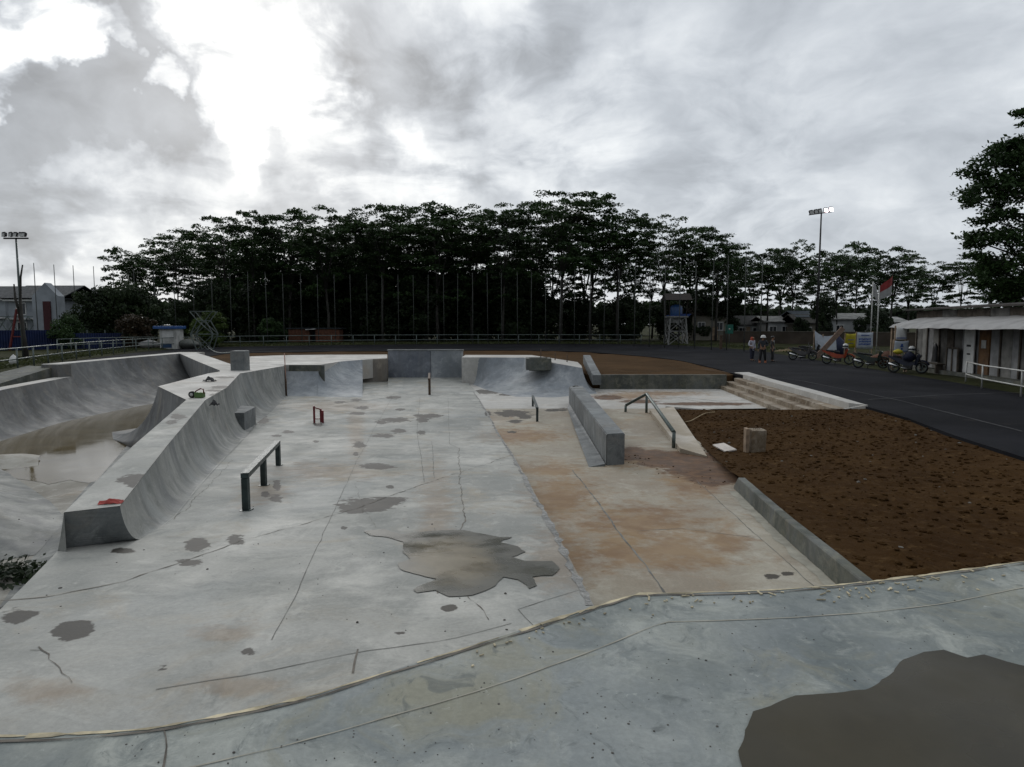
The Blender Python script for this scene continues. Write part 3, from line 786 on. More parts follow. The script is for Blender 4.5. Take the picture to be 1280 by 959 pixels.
# ------------------------------------------------------------------ back decks (pale concrete, level)
def z_d1(x, y): return ZD - .17 * min(1, max(0, (y - 21.4) / 6.6)) * min(1, max(0, (x + 14) / 4))
d1 = [P(u, v, z_d1) for u, v in [(233, 500), (257, 500), (283, 485), (300, 467), (355, 457.5), (357, 450), (357, 444), (330, 445), (304, 446), (304, 456), (289, 455.5), (265, 447), (244, 440.5), (225, 442.2)]]
d1 = [xy(p) for p in d1] + [(-14, 29.3), (-10.1, 22.9), (-9.1, 17)]
mb = MB(); sheet(mb, d1, lambda x, y: z_d1(x, y) + .002, 0.16, smooth=False)
o = tag(mb.build('platform', M['white_deck'], recalc=False), 'pale concrete platform between the bowl and the curved quarter pipe', 'platform')
stain_field(o)
Z2 = 1.15
d2 = [(-9.75, 28.5), (-8.25, 28.5)] + [xy(P(u, v, Z2)) for u, v in [(425, 452), (453, 449.8), (484, 447.7), (484, 443.3), (400, 443.6), (362, 444)]]
mb = MB(); sheet(mb, [(-10.6, 28.5)] + d2 + [(-12.6, 37)], Z2 + 0.002, 0.5, smooth=False, skirt=0.2)
o = tag(mb.build('platform', M['white_deck'], recalc=False), 'low pale concrete platform behind the dark recess and left of the tall blue wall', 'platform')
stain_field(o)
def z_d3(x, y): return ZD - .155 * max(0, x - 1.0)
d3 = [V(-2.42, 31.9, 0), V(-.75, 31.75, 0), V(.57, 31.6, 0), V(1.78, 29.5, 0), V(3.07, 29.0, 0), V(3.25, 31, 0), V(3.4, 34.4, 0), V(-2.42, 34.4, 0)]
mb = MB(); sheet(mb, [xy(p) for p in d3], lambda x, y: z_d3(x, y) + .002, 0.3, smooth=False, skirt=0.0)
o = tag(mb.build('platform', M['white_deck'], recalc=False), 'pale concrete platform right of the tall blue wall, open block on it', 'platform')
stain_field(o)

# curved quarter pipe from the spine to the recess
mb = MB()
quarter([P(u, v, z_d1) for u, v in [(257, 500), (283, 485), (300, 467), (355, 457.5)]], [P(u, v, f_slab) for u, v in [(306, 548), (322, 528), (338, 516), (357, 496.5)]], mb, 14, 74, m=24, base=-0.3)
tag(mb.build('quarter_pipe', M['ramp']), 'curved grey quarter pipe between the spine and the rust coloured rod', 'skate ramp')
# small block at its foot
b0 = P(281, 541, f_slab); b1 = P(306, 541, f_slab); b2 = P(320, 531, f_slab)
mb = MB()
mb.prism([xy(b0), xy(b1), xy(b2), (b2.x - 1.2, b2.y + .9), (b0.x - .5, b0.y + .8)], f_slab, lambda x, y: f_slab(x, y) + 0.52)
o = mb.build('concrete_block', M['ledge'])
tag(o, 'low wedge shaped concrete block at the foot of the curved quarter pipe', 'block')
# block with the dark recess
mb = MB()
x0 = at(357.5, 26.6).x; x1 = at(397, 26.6).x
ra, rb = at(362, 28.3, .87), at(396.5, 28.3, .87)
quarter([V(ra.x - .25, 28.3, .87), V(rb.x, 28.3, .87)], [V(x0, 26.55, 0), V(x1, 26.6, 0)], mb, 12, 76, base=-.2)
mb.face([(ra.x - .25, 28.3, .87), (rb.x, 28.3, .87), (rb.x, 28.5, .87), (ra.x - .25, 28.5, .87)])
tag(mb.build('concrete_block', M['ramp_blue']), 'square fronted concrete block with a dark recess along its top', 'block')
mb = MB()
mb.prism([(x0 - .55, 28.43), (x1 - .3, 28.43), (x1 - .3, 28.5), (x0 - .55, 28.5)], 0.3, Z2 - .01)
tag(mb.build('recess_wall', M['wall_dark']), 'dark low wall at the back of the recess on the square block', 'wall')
mb = MB()
quarter([P(u, v, Z2) for u, v in [(397, 456), (425, 452), (453, 449.8)]], [P(397, 496, 0), P(425, 496.5, 0), P(453, 496.5, 0)], mb, 12, 76, base=-0.2)
tag(mb.build('quarter_pipe', M['ramp_blue']), 'blue grey quarter pipe with a curved rim right of the recessed block', 'skate ramp')
mb = MB()
a = P(453, 478, 0.0); b = P(484, 477, 0.0)
mb.prism([xy(a), xy(b), (b.x, b.y + .3), (a.x, a.y + .3)], -0.2, Z2 - .003)
M['wall_brown'] = concrete('brownish_wall', base=(0.26, 0.225, 0.18), light=(0.36, 0.32, 0.27), dark=(0.16, 0.14, 0.115), warm_amt=.5, streak=.5)
tag(mb.build('retaining_wall', M['wall_brown']), 'brownish upright wall between the blue grey quarter pipe and the tall blue wall', 'wall')
# tall blue wall
root = empty('wall_ride', (-4.4, 34, 0), 0, 'tall blue grey upright wall ride of two panels with a pale cap', 'skate wall')
xa, xm, xb = at(484, 34).x, at(538, 34).x, at(578.5, 34).x
mb = MB(); mb.box(((xa + xm) / 2, 34.15, 0.75), (xm - xa - .02, .3, 1.56)); part(mb, 'panel', M['wall_blue'], root)
mb = MB(); mb.box(((xb + xm) / 2, 34.15, 0.75), (xb - xm - .02, .3, 1.56)); part(mb, 'panel', M['ramp_blue'], root)
mb = MB(); mb.box(((xa + xb) / 2, 34.15, 1.56), (xb - xa + .06, .36, .06)); part(mb, 'cap', M['ledge'], root)
mb = MB()
quarter([V(xa, 34, 0.16), V(xb, 34, 0.16)], [P(484, 493, 0.0), P(600, 493, 0.0)], mb, 6, 20, base=-.3)
for a_, b_ in zip([0], [1]): pass
part(mb, 'apron', M['slab'], root)
# banks on the right of the wall
mb = MB()
D3 = [V(p.x, p.y, z_d3(p.x, p.y)) for p in d3]
quarter(D3[0:3], [P(579, 476, 0), P(610, 488, 0), P(645, 496, 0)], mb, 12, 66, m=18, base=-.3, cap=(True, False))
quarter(D3[2:5], [P(645, 496, 0), P(692, 497, 0), P(746, 492, 0)], mb, 12, 60, m=18, base=-.3, cap=(False, False))
quarter(D3[4:7], [P(746, 492, 0), V(3.72, 29.8, 0), V(3.8, 33, 0)], mb, 12, 60, m=12, base=-.3, cap=(False, True))
tag(mb.build('bank_ramp', M['ramp_blue']), 'wide blue grey bank with a hip right of the tall blue wall', 'skate ramp')
# open block on the bank
root = empty('planter_block', at(673, 29.55, 1.1), 0, 'dark open topped concrete box standing on the hip of the wide bank', 'box')
c = root.location
mb = MB()
for (dx, dy, sx, sy) in ((0, -.55, 1.1, .14), (0, .55, 1.1, .14), (-.48, 0, .14, .96), (.48, 0, .14, .96)):
    mb.box((c.x + dx, c.y + dy, 1.14), (sx, sy, .5), rz=0)
mb.box((c.x, c.y, .95), (.82, .96, .2))
part(mb, 'box_wall', M['wall_dark'], root)
# rods standing on the platform
for i, (u, v, h, lab) in enumerate([(676, 446, .42, 'short rusty rod sticking up above the open block'), (694, 445.5, .38, 'short rusty rod between the open block and the next two rods'), (709, 446.5, .36, 'short rusty rod nearest to the sloping hubba ledge')]):
    p = at(u, 32.6); p.z = z_d3(p.x, p.y); mb = MB(); mb.tube([p - V(0, 0, .2), p + V(.01, 0, h)], .028, 6)
    tag(mb.build('steel_rod', M['rust_steel']), lab, 'rod', 'rods on the back platform')
# sloping hubba ledge
mb = MB()
A0 = at(729, 34, None, 444); B0 = at(741, 28.3, None, 469)
w = V(.36, .02, 0)
pts_t = [A0, A0 + w, B0 + w, B0]
mb.add(pts_t + [V(p.x, p.y, p.z - .42) for p in pts_t], [(0, 1, 2, 3), (0, 4, 5, 1), (1, 5, 6, 2), (2, 6, 7, 3), (3, 7, 4, 0), (7, 6, 5, 4)])
tag(mb.build('hubba_ledge', M['ledge']), 'sloping concrete hubba ledge at the right end of the wide bank beside the brown soil', 'ledge')
# low wall with the bed behind
mb = MB()
a = P(750, 486.5, 0); b = P(908, 486.5, 0)
mb.bbox(((a.x + b.x) / 2, a.y + .1, .27), (b.x - a.x, .2, .74), .015, 0)
tag(mb.build('low_wall', M['wall_dark']), 'stained low concrete wall in front of the reddish soil bed, left of the steps', 'wall')
# steps
root = empty('steps', (9.9, 25, 0), 0, 'muddy concrete steps climbing from the plaza to the pale landing by the road', 'steps')
p0 = P(900, 484, 0); p1 = P(955, 508, 0)
yn0, yn1 = 18.6, 30.6
def xs(y, k): return 9.35 + (30 - y) * (-0.012) + k * .38
def yfront(x): return 22.7 - (x - 5.3) * (22.7 - 18.75) / 4.6
for k in range(4):
    mb = MB()
    x0_, x1_ = 9.35 + k * .36 - (0.75 if k == 0 else .75), 9.35 + (k + 1) * .36 - .75
    z1 = (k + 1) * .15
    if k == 3: break
    poly = [(x0_ , yfront(x0_)), (x1_ + .04, yfront(x1_ + .04)), (x1_ + .75, 30.2), (x0_ + .75, 30.0)]
    mb.prism(poly, -.2, z1 - .0)
    part(mb, 'step', M['mudstep'], root)
x0_ = 9.35 + 3 * .36 - .75
mb = MB()
mb.prism([(x0_, yfront(x0_)), (9.95, 18.5), (10.35, 22), (10.7, 27), (11.15, 31.2), (10.4, 31.0), (x0_ + .75, 30.3)], .1, .64)
part(mb, 'landing', M['white_deck'], root)
mb = MB()   # pale nosing strip along the front end of the steps
q = [V(5.6, yfront(5.6) - .03, .03), V(8.6, yfront(8.6) - .03, .06), V(9.95, 18.42, .62)]
mb.bar(V(5.3, yfront(5.3) - .02, .02), V(8.62, yfront(8.62) - .02, .06), .08, .12)
mb.prism([(8.6, yfront(8.6) - .06), (9.95, 18.44), (9.95, 18.52), (8.6, yfront(8.6))], -.1, lambda x, y: min(.645, .08 + max(0, (x - 8.55) / .36) * .16))
part(mb, 'side_kerb', M['white_deck'], root)

# ------------------------------------------------------------------ ledge in the middle
root = empty('grind_ledge', (2.4, 18, 0), 0, 'long grey concrete grind ledge with wet patches along its top', 'ledge')
na = P(757.5, 582, f_chan); nb = P(780.5, 580.5, f_chan); fa = P(711, 504, f_chan); fb = P(728, 503, f_chan)
hl = .62
mb = MB()
lp = [na, nb, fb, fa]
bm = bmesh.new()
vsb = [bm.verts.new((p.x, p.y, f_chan(p.x, p.y) - .1)) for p in lp] + [bm.verts.new((p.x, p.y, f_chan(p.x, p.y) + hl)) for p in lp]
for f in [(3, 2, 1, 0), (4, 5, 6, 7), (0, 1, 5, 4), (1, 2, 6, 5), (2, 3, 7, 6), (3, 0, 4, 7)]: bm.faces.new([vsb[i] for i in f])
bmesh.ops.bevel(bm, geom=bm.edges[:], offset=.018, segments=2, affect='EDGES')
mb.bm(bm)
part(mb, 'body', M['ledge'], root)
M['wet_conc'] = watermat('wet_concrete', (0.075, 0.075, 0.07), .25)
def topz(x, y): return f_chan(x, y) + hl
WP = None
for i, (t, s, ra, rb) in enumerate([(.02, .5, .10, .5), (.06, .35, .08, .7), (.12, .6, .07, .8), (.5, .55, .11, .5), (.68, .5, .12, .5), (.78, .45, .10, .35), (.9, .6, .06, .2)]):
    c_ = (fa.lerp(na, t)).lerp(fb.lerp(nb, t), s)
    poly = [(c_.x + ra * math.cos(a), c_.y + rb * math.sin(a)) for a in [2 * PI * k / 24 for k in range(24)]]
    mb = MB()
    sheet(mb, rough_outline(poly, .05, .1, i), lambda x, y: topz(x, y) + .004, None, smooth=False)
    part(mb, 'wet_patch', M['wet_conc'], root)
# low wedge along the ledge
mb = MB()
wv = [P(709, 510, f_chan), P(736, 584, f_chan), P(757, 583, f_chan), P(712, 506, f_chan)]
mb.add([(wv[0].x, wv[0].y, f_chan(0, wv[0].y) + .003), (wv[1].x, wv[1].y, f_chan(0, wv[1].y) + .003), (wv[2].x - .01, wv[2].y, f_chan(0, wv[2].y) + .05), (wv[3].x - .01, wv[3].y, f_chan(0, wv[3].y) + .05), (wv[2].x - .01, wv[2].y, 0), (wv[3].x - .01, wv[3].y, -.1)],
       [(0, 1, 2, 3), (1, 4, 2), (0, 3, 5)])
tag(mb.build('wedge', M['ledge']), 'thin bluish concrete wedge lying along the left foot of the long grind ledge', 'skate ramp')
# pale sloping ledge under the handrail
mb = MB()
hv = [P(812, 516, f_chan), P(842, 512, f_chan), P(905, 600, f_chan), P(850, 566, f_chan)]
zz = lambda x, y: f_chan(x, y) + .09
mb.prism([(p.x, p.y) for p in (hv[0], hv[1], P(884, 572, f_chan), hv[3])], lambda x, y: f_chan(x, y) - .1, lambda x, y: f_chan(x, y) + (.1 if y > 14 else .03))
M['pale_ledge'] = concrete('pale_ledge', base=(0.42, 0.37, 0.30), light=(0.52, 0.48, 0.42), dark=(0.33, 0.28, 0.21), warm_amt=.5, blue_amt=.1)
tag(mb.build('hubba_ledge', M['pale_ledge']), 'low pale sloping ledge under the bent handrail, along the edge of the soil bed', 'ledge')

# ------------------------------------------------------------------ kerb wall beside the soil bed
root = empty('kerb_wall', (3.4, 8, 0), 0, 'mossy concrete kerb wall between the stained channel and the brown soil bed', 'wall')
mb = MB()
kb = [P(916, 610, f_chan), P(975, 668, f_chan), P(1045, 731, f_chan)]
d = (kb[2] - kb[0]).normalized(); kb.append(kb[2] + (kb[2] - kb[1]).normalized() * 1.6)
nrm = V(-d.y, d.x, 0); nrm = nrm if nrm.x > 0 else -nrm
prof_n = []
L = resample(kb, 24)
vs = []
for i, p in enumerate(L):
    zb = f_chan(p.x, p.y) - .1
    hgt = .225 * min(1, .25 + i / 1.2) + 0.004 * noise.noise(p * 3)
    zt = f_chan(p.x, p.y) + hgt
    for (s, z) in ((0, zb), (.02, zt - .015), (.03, zt), (.125, zt), (.135, zt - .01), (.135, zb)):
        q = p + nrm * s; vs.append((q.x, q.y, z))
mb.add(vs, [(i * 6 + k, (i + 1) * 6 + k, (i + 1) * 6 + k + 1, i * 6 + k + 1) for i in range(23) for k in range(5)] + [(5, 4, 3, 2, 1, 0)])
part(mb, 'wall_body', M['wall_dark'], root)
mb = MB()
ribbon(mb, [p - nrm * .06 for p in L[1:]], .13, f_chan, 0, .004, .15, .02, .3)
part(mb, 'foot_mortar', M['cream_dim'], root)

# soil bed
def lft(t):
    y = 3.0 + t * (22.62 - 3.0)
    if y < 11.3: x = interp([(L[-1].y, L[-1].x), (L[0].y, L[0].x)], y) + .16
    else: x = interp([(11.3, interp([(L[-1].y, L[-1].x), (L[0].y, L[0].x)], 11.3) + .16), (16, 4.53), (22.62, 5.3)], y)
    return Vector((x, y))
irt = sorted([(p[1], p[0]) for p in inner if p[0] > 5 and p[1] < 18.7])
def rgt(t):
    y = 1.5 + t * (18.42 - 1.5)
    return Vector((interp(irt, y) - .02, y))
mb = MB(); nx, ny = 150, 330
vs = []
for j in range(ny + 1):
    t = j / ny
    a = lft(t); b = rgt(t)
    for i in range(nx + 1):
        s = i / nx
        p = a.lerp(b, s)
        zl = f_chan(a.x, a.y) + (.15 if a.y < 11.2 else .15 - .15 * min(1, (a.y - 11.2) / 4))
        zr = ZT - .06
        e = s ** 1.2
        z = zl + (zr - zl) * e
        edgef = min(1, 9 * min(s, 1 - s) + .12) * min(1, (1 - t) * 30 + .1)
        q = Vector((p.x, p.y, 0))
        n1 = noise.noise(q * 1.3) * .03
        c1 = max(0, noise.noise(q * 4.2 + Vector((3, 1, 2)))) * .045 + max(0, noise.noise(q * 9.5)) * .04 + noise.noise(q * 18) * .012
        z += (n1 + c1 * (1 - .45 * s)) * edgef
        vs.append((p.x, p.y, z))
mb.add(vs, [(j * (nx + 1) + i, j * (nx + 1) + i + 1, (j + 1) * (nx + 1) + i + 1, (j + 1) * (nx + 1) + i) for j in range(ny) for i in range(nx)], 0, True)
tag(mb.build('soil_bed', M['soil'], recalc=False), kind='structure')
bedz = {}
def z_bed(x, y):
    best = min(vs, key=lambda v: (v[0] - x) ** 2 + (v[1] - y) ** 2)
    return best[2]

# clods of earth lying over the bed and small stones: loose stuff
def clods(name, n, area, zf, smin, smax, m, seed):
    r = random.Random(seed); mb = MB()
    bm0 = bmesh.new(); bmesh.ops.create_icosphere(bm0, subdivisions=1, radius=1)
    base = [v.co.copy() for v in bm0.verts]; fs = [[v.index for v in f.verts] for f in bm0.faces]; bm0.free()
    for _ in range(n):
        x, y = area(r); s = smin + (smax - smin) * r.random() ** 2.5
        z = zf(x, y); sx, sy, sz = s * r.uniform(.7, 1.4), s * r.uniform(.7, 1.4), s * r.uniform(.4, .8)
        a = r.uniform(0, PI); ca, sa = math.cos(a), math.sin(a)
        vv = []
        for b in base:
            k = r.uniform(.75, 1.2); px_, py_ = b.x * sx * k, b.y * sy * k
            vv.append((x + px_ * ca - py_ * sa, y + px_ * sa + py_ * ca, z + b.z * sz * k + sz * .3))
        mb.add(vv, fs, 0, False)
    return tag(mb.build(name, m, recalc=False), kind='stuff')
VA = np.array(vs).reshape(ny + 1, nx + 1, 3)
def bed_area(r):
    j = int(r.random() ** 0.8 * ny); i = int(r.random() * nx)
    bed_area.z = VA[j, i, 2]
    return VA[j, i, 0], VA[j, i, 1]
clods('earth_clods', 5500, bed_area, lambda x, y: bed_area.z, .008, .045, M['soil'], 5)
def spill_area(r):
    t = r.random()
    if r.random() < .6:
        p = P(790, 567, f_chan).lerp(P(912, 604, f_chan), t); d = abs(r.gauss(0, .45))
        return p.x - d * .7, p.y - d * .5
    p = lft(.45 + .5 * t); return p.x - abs(r.gauss(0, .12)), p.y
clods('earth_clods', 110, spill_area, f_chan, .005, .022, M['soil'], 15)
M['pebble'] = plain('pebble', (0.16, 0.15, 0.13), 0.9, var=.4, scale=30)
M['darkpebble'] = plain('dark_pebble', (0.09, 0.085, 0.075), 0.9, var=.4, scale=30)
clods('pebbles', 90, bed_area, lambda x, y: bed_area.z, .012, .04, M['pebble'], 8)
def deck_area(r):
    while True:
        u, v = r.uniform(150, 1250), r.uniform(745, 955)
        p = P(u, v, ZD)
        if inside(p.x, p.y, deck_poly): return p.x, p.y
clods('grit', 260, deck_area, lambda x, y: ZD, .002, .006, M['darkpebble'], 6)
def slab_area(r):
    p = P(r.uniform(20, 650), r.uniform(510, 800), f_slab); return p.x, p.y
clods('grit', 90, slab_area, f_slab, .004, .011, M['darkpebble'], 9)
def chip_area(r):
    t = r.random() ** .7
    i = 10 + t * 12
    k = int(i); p = cop[min(k, len(cop) - 2)].lerp(cop[min(k + 1, len(cop) - 1)], i - k)
    return p.x + r.gauss(0, .05), p.y - abs(r.gauss(0, .09)) - .03
r = random.Random(11); mb = MB()
for _ in range(170):
    x, y = chip_area(r)
    mb.box((x, y, ZD + .006), (r.uniform(.005, .011), r.uniform(.008, .025) if r.random() < .85 else .05, .005), rz=r.uniform(0, PI), rx=r.uniform(-.1, .1))
tag(mb.build('wood_chips', M['cream']), kind='stuff')
# ------------------------------------------------------------------ rails on the floor
def on_slab(u, v): return P(u, v, f_slab)
root = empty('grind_rail', on_slab(330, 606), 0, 'dark square grind rail on three legs, nearest rail on the left of the floor', 'grind rail')
legs = [on_slab(308, 638), on_slab(330, 607), on_slab(348, 582)]
tops = []
hh = .37
for p in legs:
    mb = MB(); mb.bar(p - V(0, 0, .03), p + V(0, 0, hh), .07, .07); part(mb, 'leg', M['rail_green'], root)
    mb = MB(); mb.box((p.x, p.y, p.z + .004), (.12, .12, .012)); part(mb, 'foot_plate', M['rail_green'], root)
    tops.append(p + V(0, 0, hh + .035))
dd = (tops[2] - tops[0]).normalized()
mb = MB(); mb.bar(tops[0] - dd * .04, tops[2] + dd * .04, .085, .06); part(mb, 'bar', M['rail_green'], root)

# thin rails seen nearly end on
def end_rail(label, base_near, base_far, hn, hf, m):
    n = P(*base_near, f_chan if base_near[0] > 620 else f_slab); f = P(*base_far, f_chan if base_far[0] > 620 else f_slab)
    root = empty('grind_rail', n, 0, label, 'grind rail')
    tn = n + V(0, 0, hn); tf = f + V(0, 0, hf)
    for b, t in ((n, tn), (f, tf)):
        mb = MB(); mb.bar(b - V(0, 0, .03), t - V(0, 0, .02), .07, .07); part(mb, 'leg', m, root)
    d = (tf - tn).normalized()
    mb = MB(); mb.bar(tn - d * .04, tf + d * .04, .075, .06); part(mb, 'bar', m, root)
end_rail('slim dark rail seen nearly end on, left of the long grind ledge', (671.5, 527), (666, 508), .40, .36, M['rail_green'])
n = on_slab(537, 493.5)
root = empty('grind_rail', n, 0, 'dark upright rail end on, standing on the floor before the tall blue wall', 'grind rail')
for dy in (0, 1.6, 3.0):
    mb = MB(); mb.bar(n + V(dy * n.x / n.y, dy, -.05), n + V(dy * n.x / n.y, dy, .62), .09, .09); part(mb, 'leg', M['rust_steel'], root)
mb = MB(); mb.bar(n + V(-.01, -.06, .64), n + V(3.1 * n.x / n.y, 3.1, .64), .09, .07); part(mb, 'bar', M['rust_steel'], root)

# small red stand
p = on_slab(398, 528.5)
root = empty('steel_stand', p, 0, 'small dark red steel stand with three uprights in the middle of the floor', 'stand')
us = [V(-.10, -.06, 0), V(.05, .10, 0), V(.14, -.02, 0)]
for q, h in zip(us, (.50, .40, .36)):
    mb = MB(); mb.bar(p + q, p + q + V(0, 0, h), .05, .05); part(mb, 'upright', M['red_steel'], root)
mb = MB()
mb.bar(p + us[0] + V(0, 0, .46), p + us[1] + V(0, 0, .38), .03); mb.bar(p + us[1] + V(0, 0, .38), p + us[2] + V(0, 0, .34), .03)
part(mb, 'brace', M['red_steel'], root)
mb = MB(); mb.bar(p + us[0] + V(0, 0, .12), p + us[2] + V(0, 0, .12), .025)
part(mb, 'brace', M['red_steel'], root)

# rod before the recessed block
p = P(358, 495, 0)
root = empty('steel_rod', p, 0, 'tall thin rust coloured rod with a pale pinkish upper half before the recessed block', 'rod')
mb = MB(); mb.tube([p, p + V(0, 0, .68)], .035, 6); part(mb, 'lower_rod', M['rust_steel'], root)
M['pinkish'] = plain('faded_red', (.38, .22, .17), .7)
mb = MB(); mb.tube([p + V(0, 0, .68), p + V(-.03, 0, 1.72)], .018, 6); part(mb, 'upper_rod', M['pinkish'], root)

# bent handrail by the soil bed
q = [P(782, 515, f_chan), P(808, 516, f_chan), P(842, 560, f_chan)]
t0, t1, t2 = q[0] + V(0, 0, .22), q[1] + V(0, 0, .62), q[2] + V(0, 0, .36)
root = empty('handrail', q[1], 0, 'grey green bent handrail sloping down beside the brown soil bed', 'handrail')
mb = MB(); mb.tube([t0, t1, t2], .048, 8); part(mb, 'rail', M['rail_grey'], root)
for b, t in zip(q, (t0, t1, t2)):
    mb = MB(); mb.tube([b - V(0, 0, .05), t], .042, 8); part(mb, 'post', M['rail_grey'], root)

# concrete column on the platform
p = P(297, 463.5, z_d1)
root = empty('concrete_column', p, 0, 'short square concrete column on the pale platform with a cable running to it', 'column')
mb = MB(); mb.bbox(p + V(0, .25, .34), (.50, .5, .72), .02); part(mb, 'shaft', M['ledge'], root)
mb = MB(); a = p + V(-.2, .3, .66); b = Vector((-27.2, 57, 2.9))
b = at(258, 58.5, .95)
pts = [a.lerp(b, t) - V(0, 0, .25 * math.sin(PI * t)) for t in [k / 16 for k in range(17)]]
mb.tube(pts, .022, 5); part(mb, 'cable', M['galv'], root)

# tools and rags
p = P(246, 497.5, ZD)
root = empty('cement_tool', p, 0, 'small green machine with a red handle on the far end of the spine', 'machine')
mb = MB(); mb.bbox(p + V(.09, 0, .09), (.24, .2, .16), .02); part(mb, 'body', plain('green_enamel', (.07, .13, .04), .5), root)
mb = MB(); mb.lathe([(.0, -.05), (.09, -.05), (.1, -.03), (.1, .03), (.09, .05), (0, .05)], p + V(-.12, -.02, .10), 16, axis='Y'); w_ = part(mb, 'wheel', M['rubber'], root)
mb = MB(); mb.lathe([(.0, -.06), (.05, -.058), (.05, -.05)], p + V(-.12, -.02, .10), 12, axis='Y'); h_ = part(mb, 'hub', M['galv_pale'], root)
mb = MB(); mb.tube([p + V(-.06, 0, .15), p + V(.0, 0, .21), p + V(.12, 0, .27), p + V(.2, 0, .25), p + V(.21, 0, .12)], .018, 6); part(mb, 'handle', M['redpaint'], root)

for ch in list(root.children): pass
root.scale = (.75, .75, .75)

def rag(name, label, cat, p, sx, sy, rz, m, seed, h=.04):
    mb = MB(); n = 14; vs_ = []
    for i in range(n + 1):
        for j in range(n + 1):
            a = (i / n - .5) * 2; b = (j / n - .5) * 2
            d = math.sqrt(a * a + b * b)
            k = 1 + .35 * noise.noise(Vector((a, b, seed)))
            x = a * sx * k; y = b * sy * k
            z = max(.004, h * (1 - d * .7) + .6 * h * noise.noise(Vector((a * 2.2, b * 2.2, seed + 3))))
            X = p.x + x * math.cos(rz) - y * math.sin(rz); Y = p.y + x * math.sin(rz) + y * math.cos(rz)
            vs_.append((X, Y, p.z + z))
    mb.add(vs_, [(i * (n + 1) + j, (i + 1) * (n + 1) + j, (i + 1) * (n + 1) + j + 1, i * (n + 1) + j + 1) for i in range(n) for j in range(n)], 0, True)
    return tag(mb.build(name, m, recalc=False), label, cat)
rag('cloth', 'crumpled red cloth on the near end of the long spine ramp', 'cloth', P(139, 629, ZD + .005), .10, .045, .25, plain('red_cloth', (.33, .06, .05), .8), 3)
rag('cloth', 'small dark bundle on the pale platform near the green machine', 'cloth', P(262, 477, z_d1), .16, .12, .1, M['black'], 5, .14)
rag('cloth', 'dark bundle stuck in the gap below the platform edge', 'cloth', P(268, 506, f_slab) * 0 + P(268, 507, ZD - .12), .09, .09, .1, M['black'], 7, .12)
rag('cloth', 'small crimson cloth lying on the wet top of the grind ledge', 'cloth', P(734, 496, lambda x, y: f_chan(x, y) + hl + .005), .17, .1, .2, plain('crimson_cloth', (.22, .03, .05), .8), 9)

# things in the soil bed
def bedp(u, v):
    best = None
    for w in VA.reshape(-1, 3)[::3]:
        q = proj(w); d = (q[0] - u) ** 2 + (q[1] - v) ** 2
        if best is None or d < best[0]: best = (d, w)
    return Vector(best[1])
p = bedp(949, 566)
root = empty('concrete_stump', p, 0, 'weathered concrete stump standing in the brown soil bed', 'concrete block')
mb = MB(); mb.bbox(p + V(.0, .14, .2), (.30, .28, .55), .02, rx=.04); part(mb, 'block', M['mudstep'], root)
mb = MB()
for i in range(5): mb.tube([p + V(-.08 + i * .04, .13, .42), p + V(-.09 + i * .045, .1, .5 + .05 * (i % 2))], .006, 5)
part(mb, 'rebar', M['rust_steel'], root)
p2 = bedp(934, 566)
mb = MB(); mb.bbox(p2 + V(0, .1, .22), (.07, .16, .58), .01, rx=.05, ry=-.03)
tag(mb.build('timber_stake', M['plank']), 'narrow upright board beside the weathered concrete stump', 'board')
p3 = bedp(906, 564)
mb = MB(); mb.bbox(p3 + V(0, .02, .06), (.27, .56, .03), .006, rz=.18, rx=.08, ry=-.12)
tag(mb.build('board', M['board']), 'flat pale board lying on the brown soil left of the stump', 'board')
mb = MB(); pts = [bedp(u, v) + V(0, 0, .06) for u, v in [(856, 530), (865, 528), (873, 523), (882, 519), (893, 517)]]
mb.tube(smooth_line(pts, 3), .012, 5); tag(mb.build('stick', M['wood']), 'thin pale curved stick on the soil near the handrail', 'stick')

# weeds at the lower left corner
def leafcloud(mb, pts, nrms, sizes, seed, elong=1.0, mi=0):
    """many small leaf quads (numpy)"""
    r = np.random.default_rng(seed)
    pts = np.asarray(pts); n = len(pts)
    nr = np.asarray(nrms); nr = nr / np.linalg.norm(nr, axis=1, keepdims=True)
    rv = r.normal(size=(n, 3))
    a = np.cross(nr, rv); a /= np.linalg.norm(a, axis=1, keepdims=True) + 1e-9
    b = np.cross(nr, a)
    s = np.asarray(sizes)[:, None] * .5
    a = a * s * elong; b = b * s
    q = np.stack([pts - a, pts - b * .8 + a * .1, pts + a, pts + b * .8 + a * .1], axis=1).reshape(-1, 3)
    o = len(mb.v)
    mb.v += [tuple(x) for x in q.tolist()]
    mb.f += [(o + 4 * i, o + 4 * i + 1, o + 4 * i + 2, o + 4 * i + 3) for i in range(n)]
    mb.m += [mi] * n; mb.s += [False] * n
rg = np.random.default_rng(4)
c = P(14, 722, ZB)
n_ = 700
pts = np.stack([c.x + rg.normal(0, .32, n_), c.y + rg.normal(0, .16, n_), ZB + np.abs(rg.normal(0, .09, n_)) + .02], 1)
mb = MB(); leafcloud(mb, pts, rg.normal(0, .6, (n_, 3)) + np.array([0, -.3, 1]), rg.uniform(.03, .09, n_), 3, 1.3)
tag(mb.build('weeds', M['leaf_dark'], recalc=False), 'patch of dark green weeds in the dirt at the left edge', 'weeds')
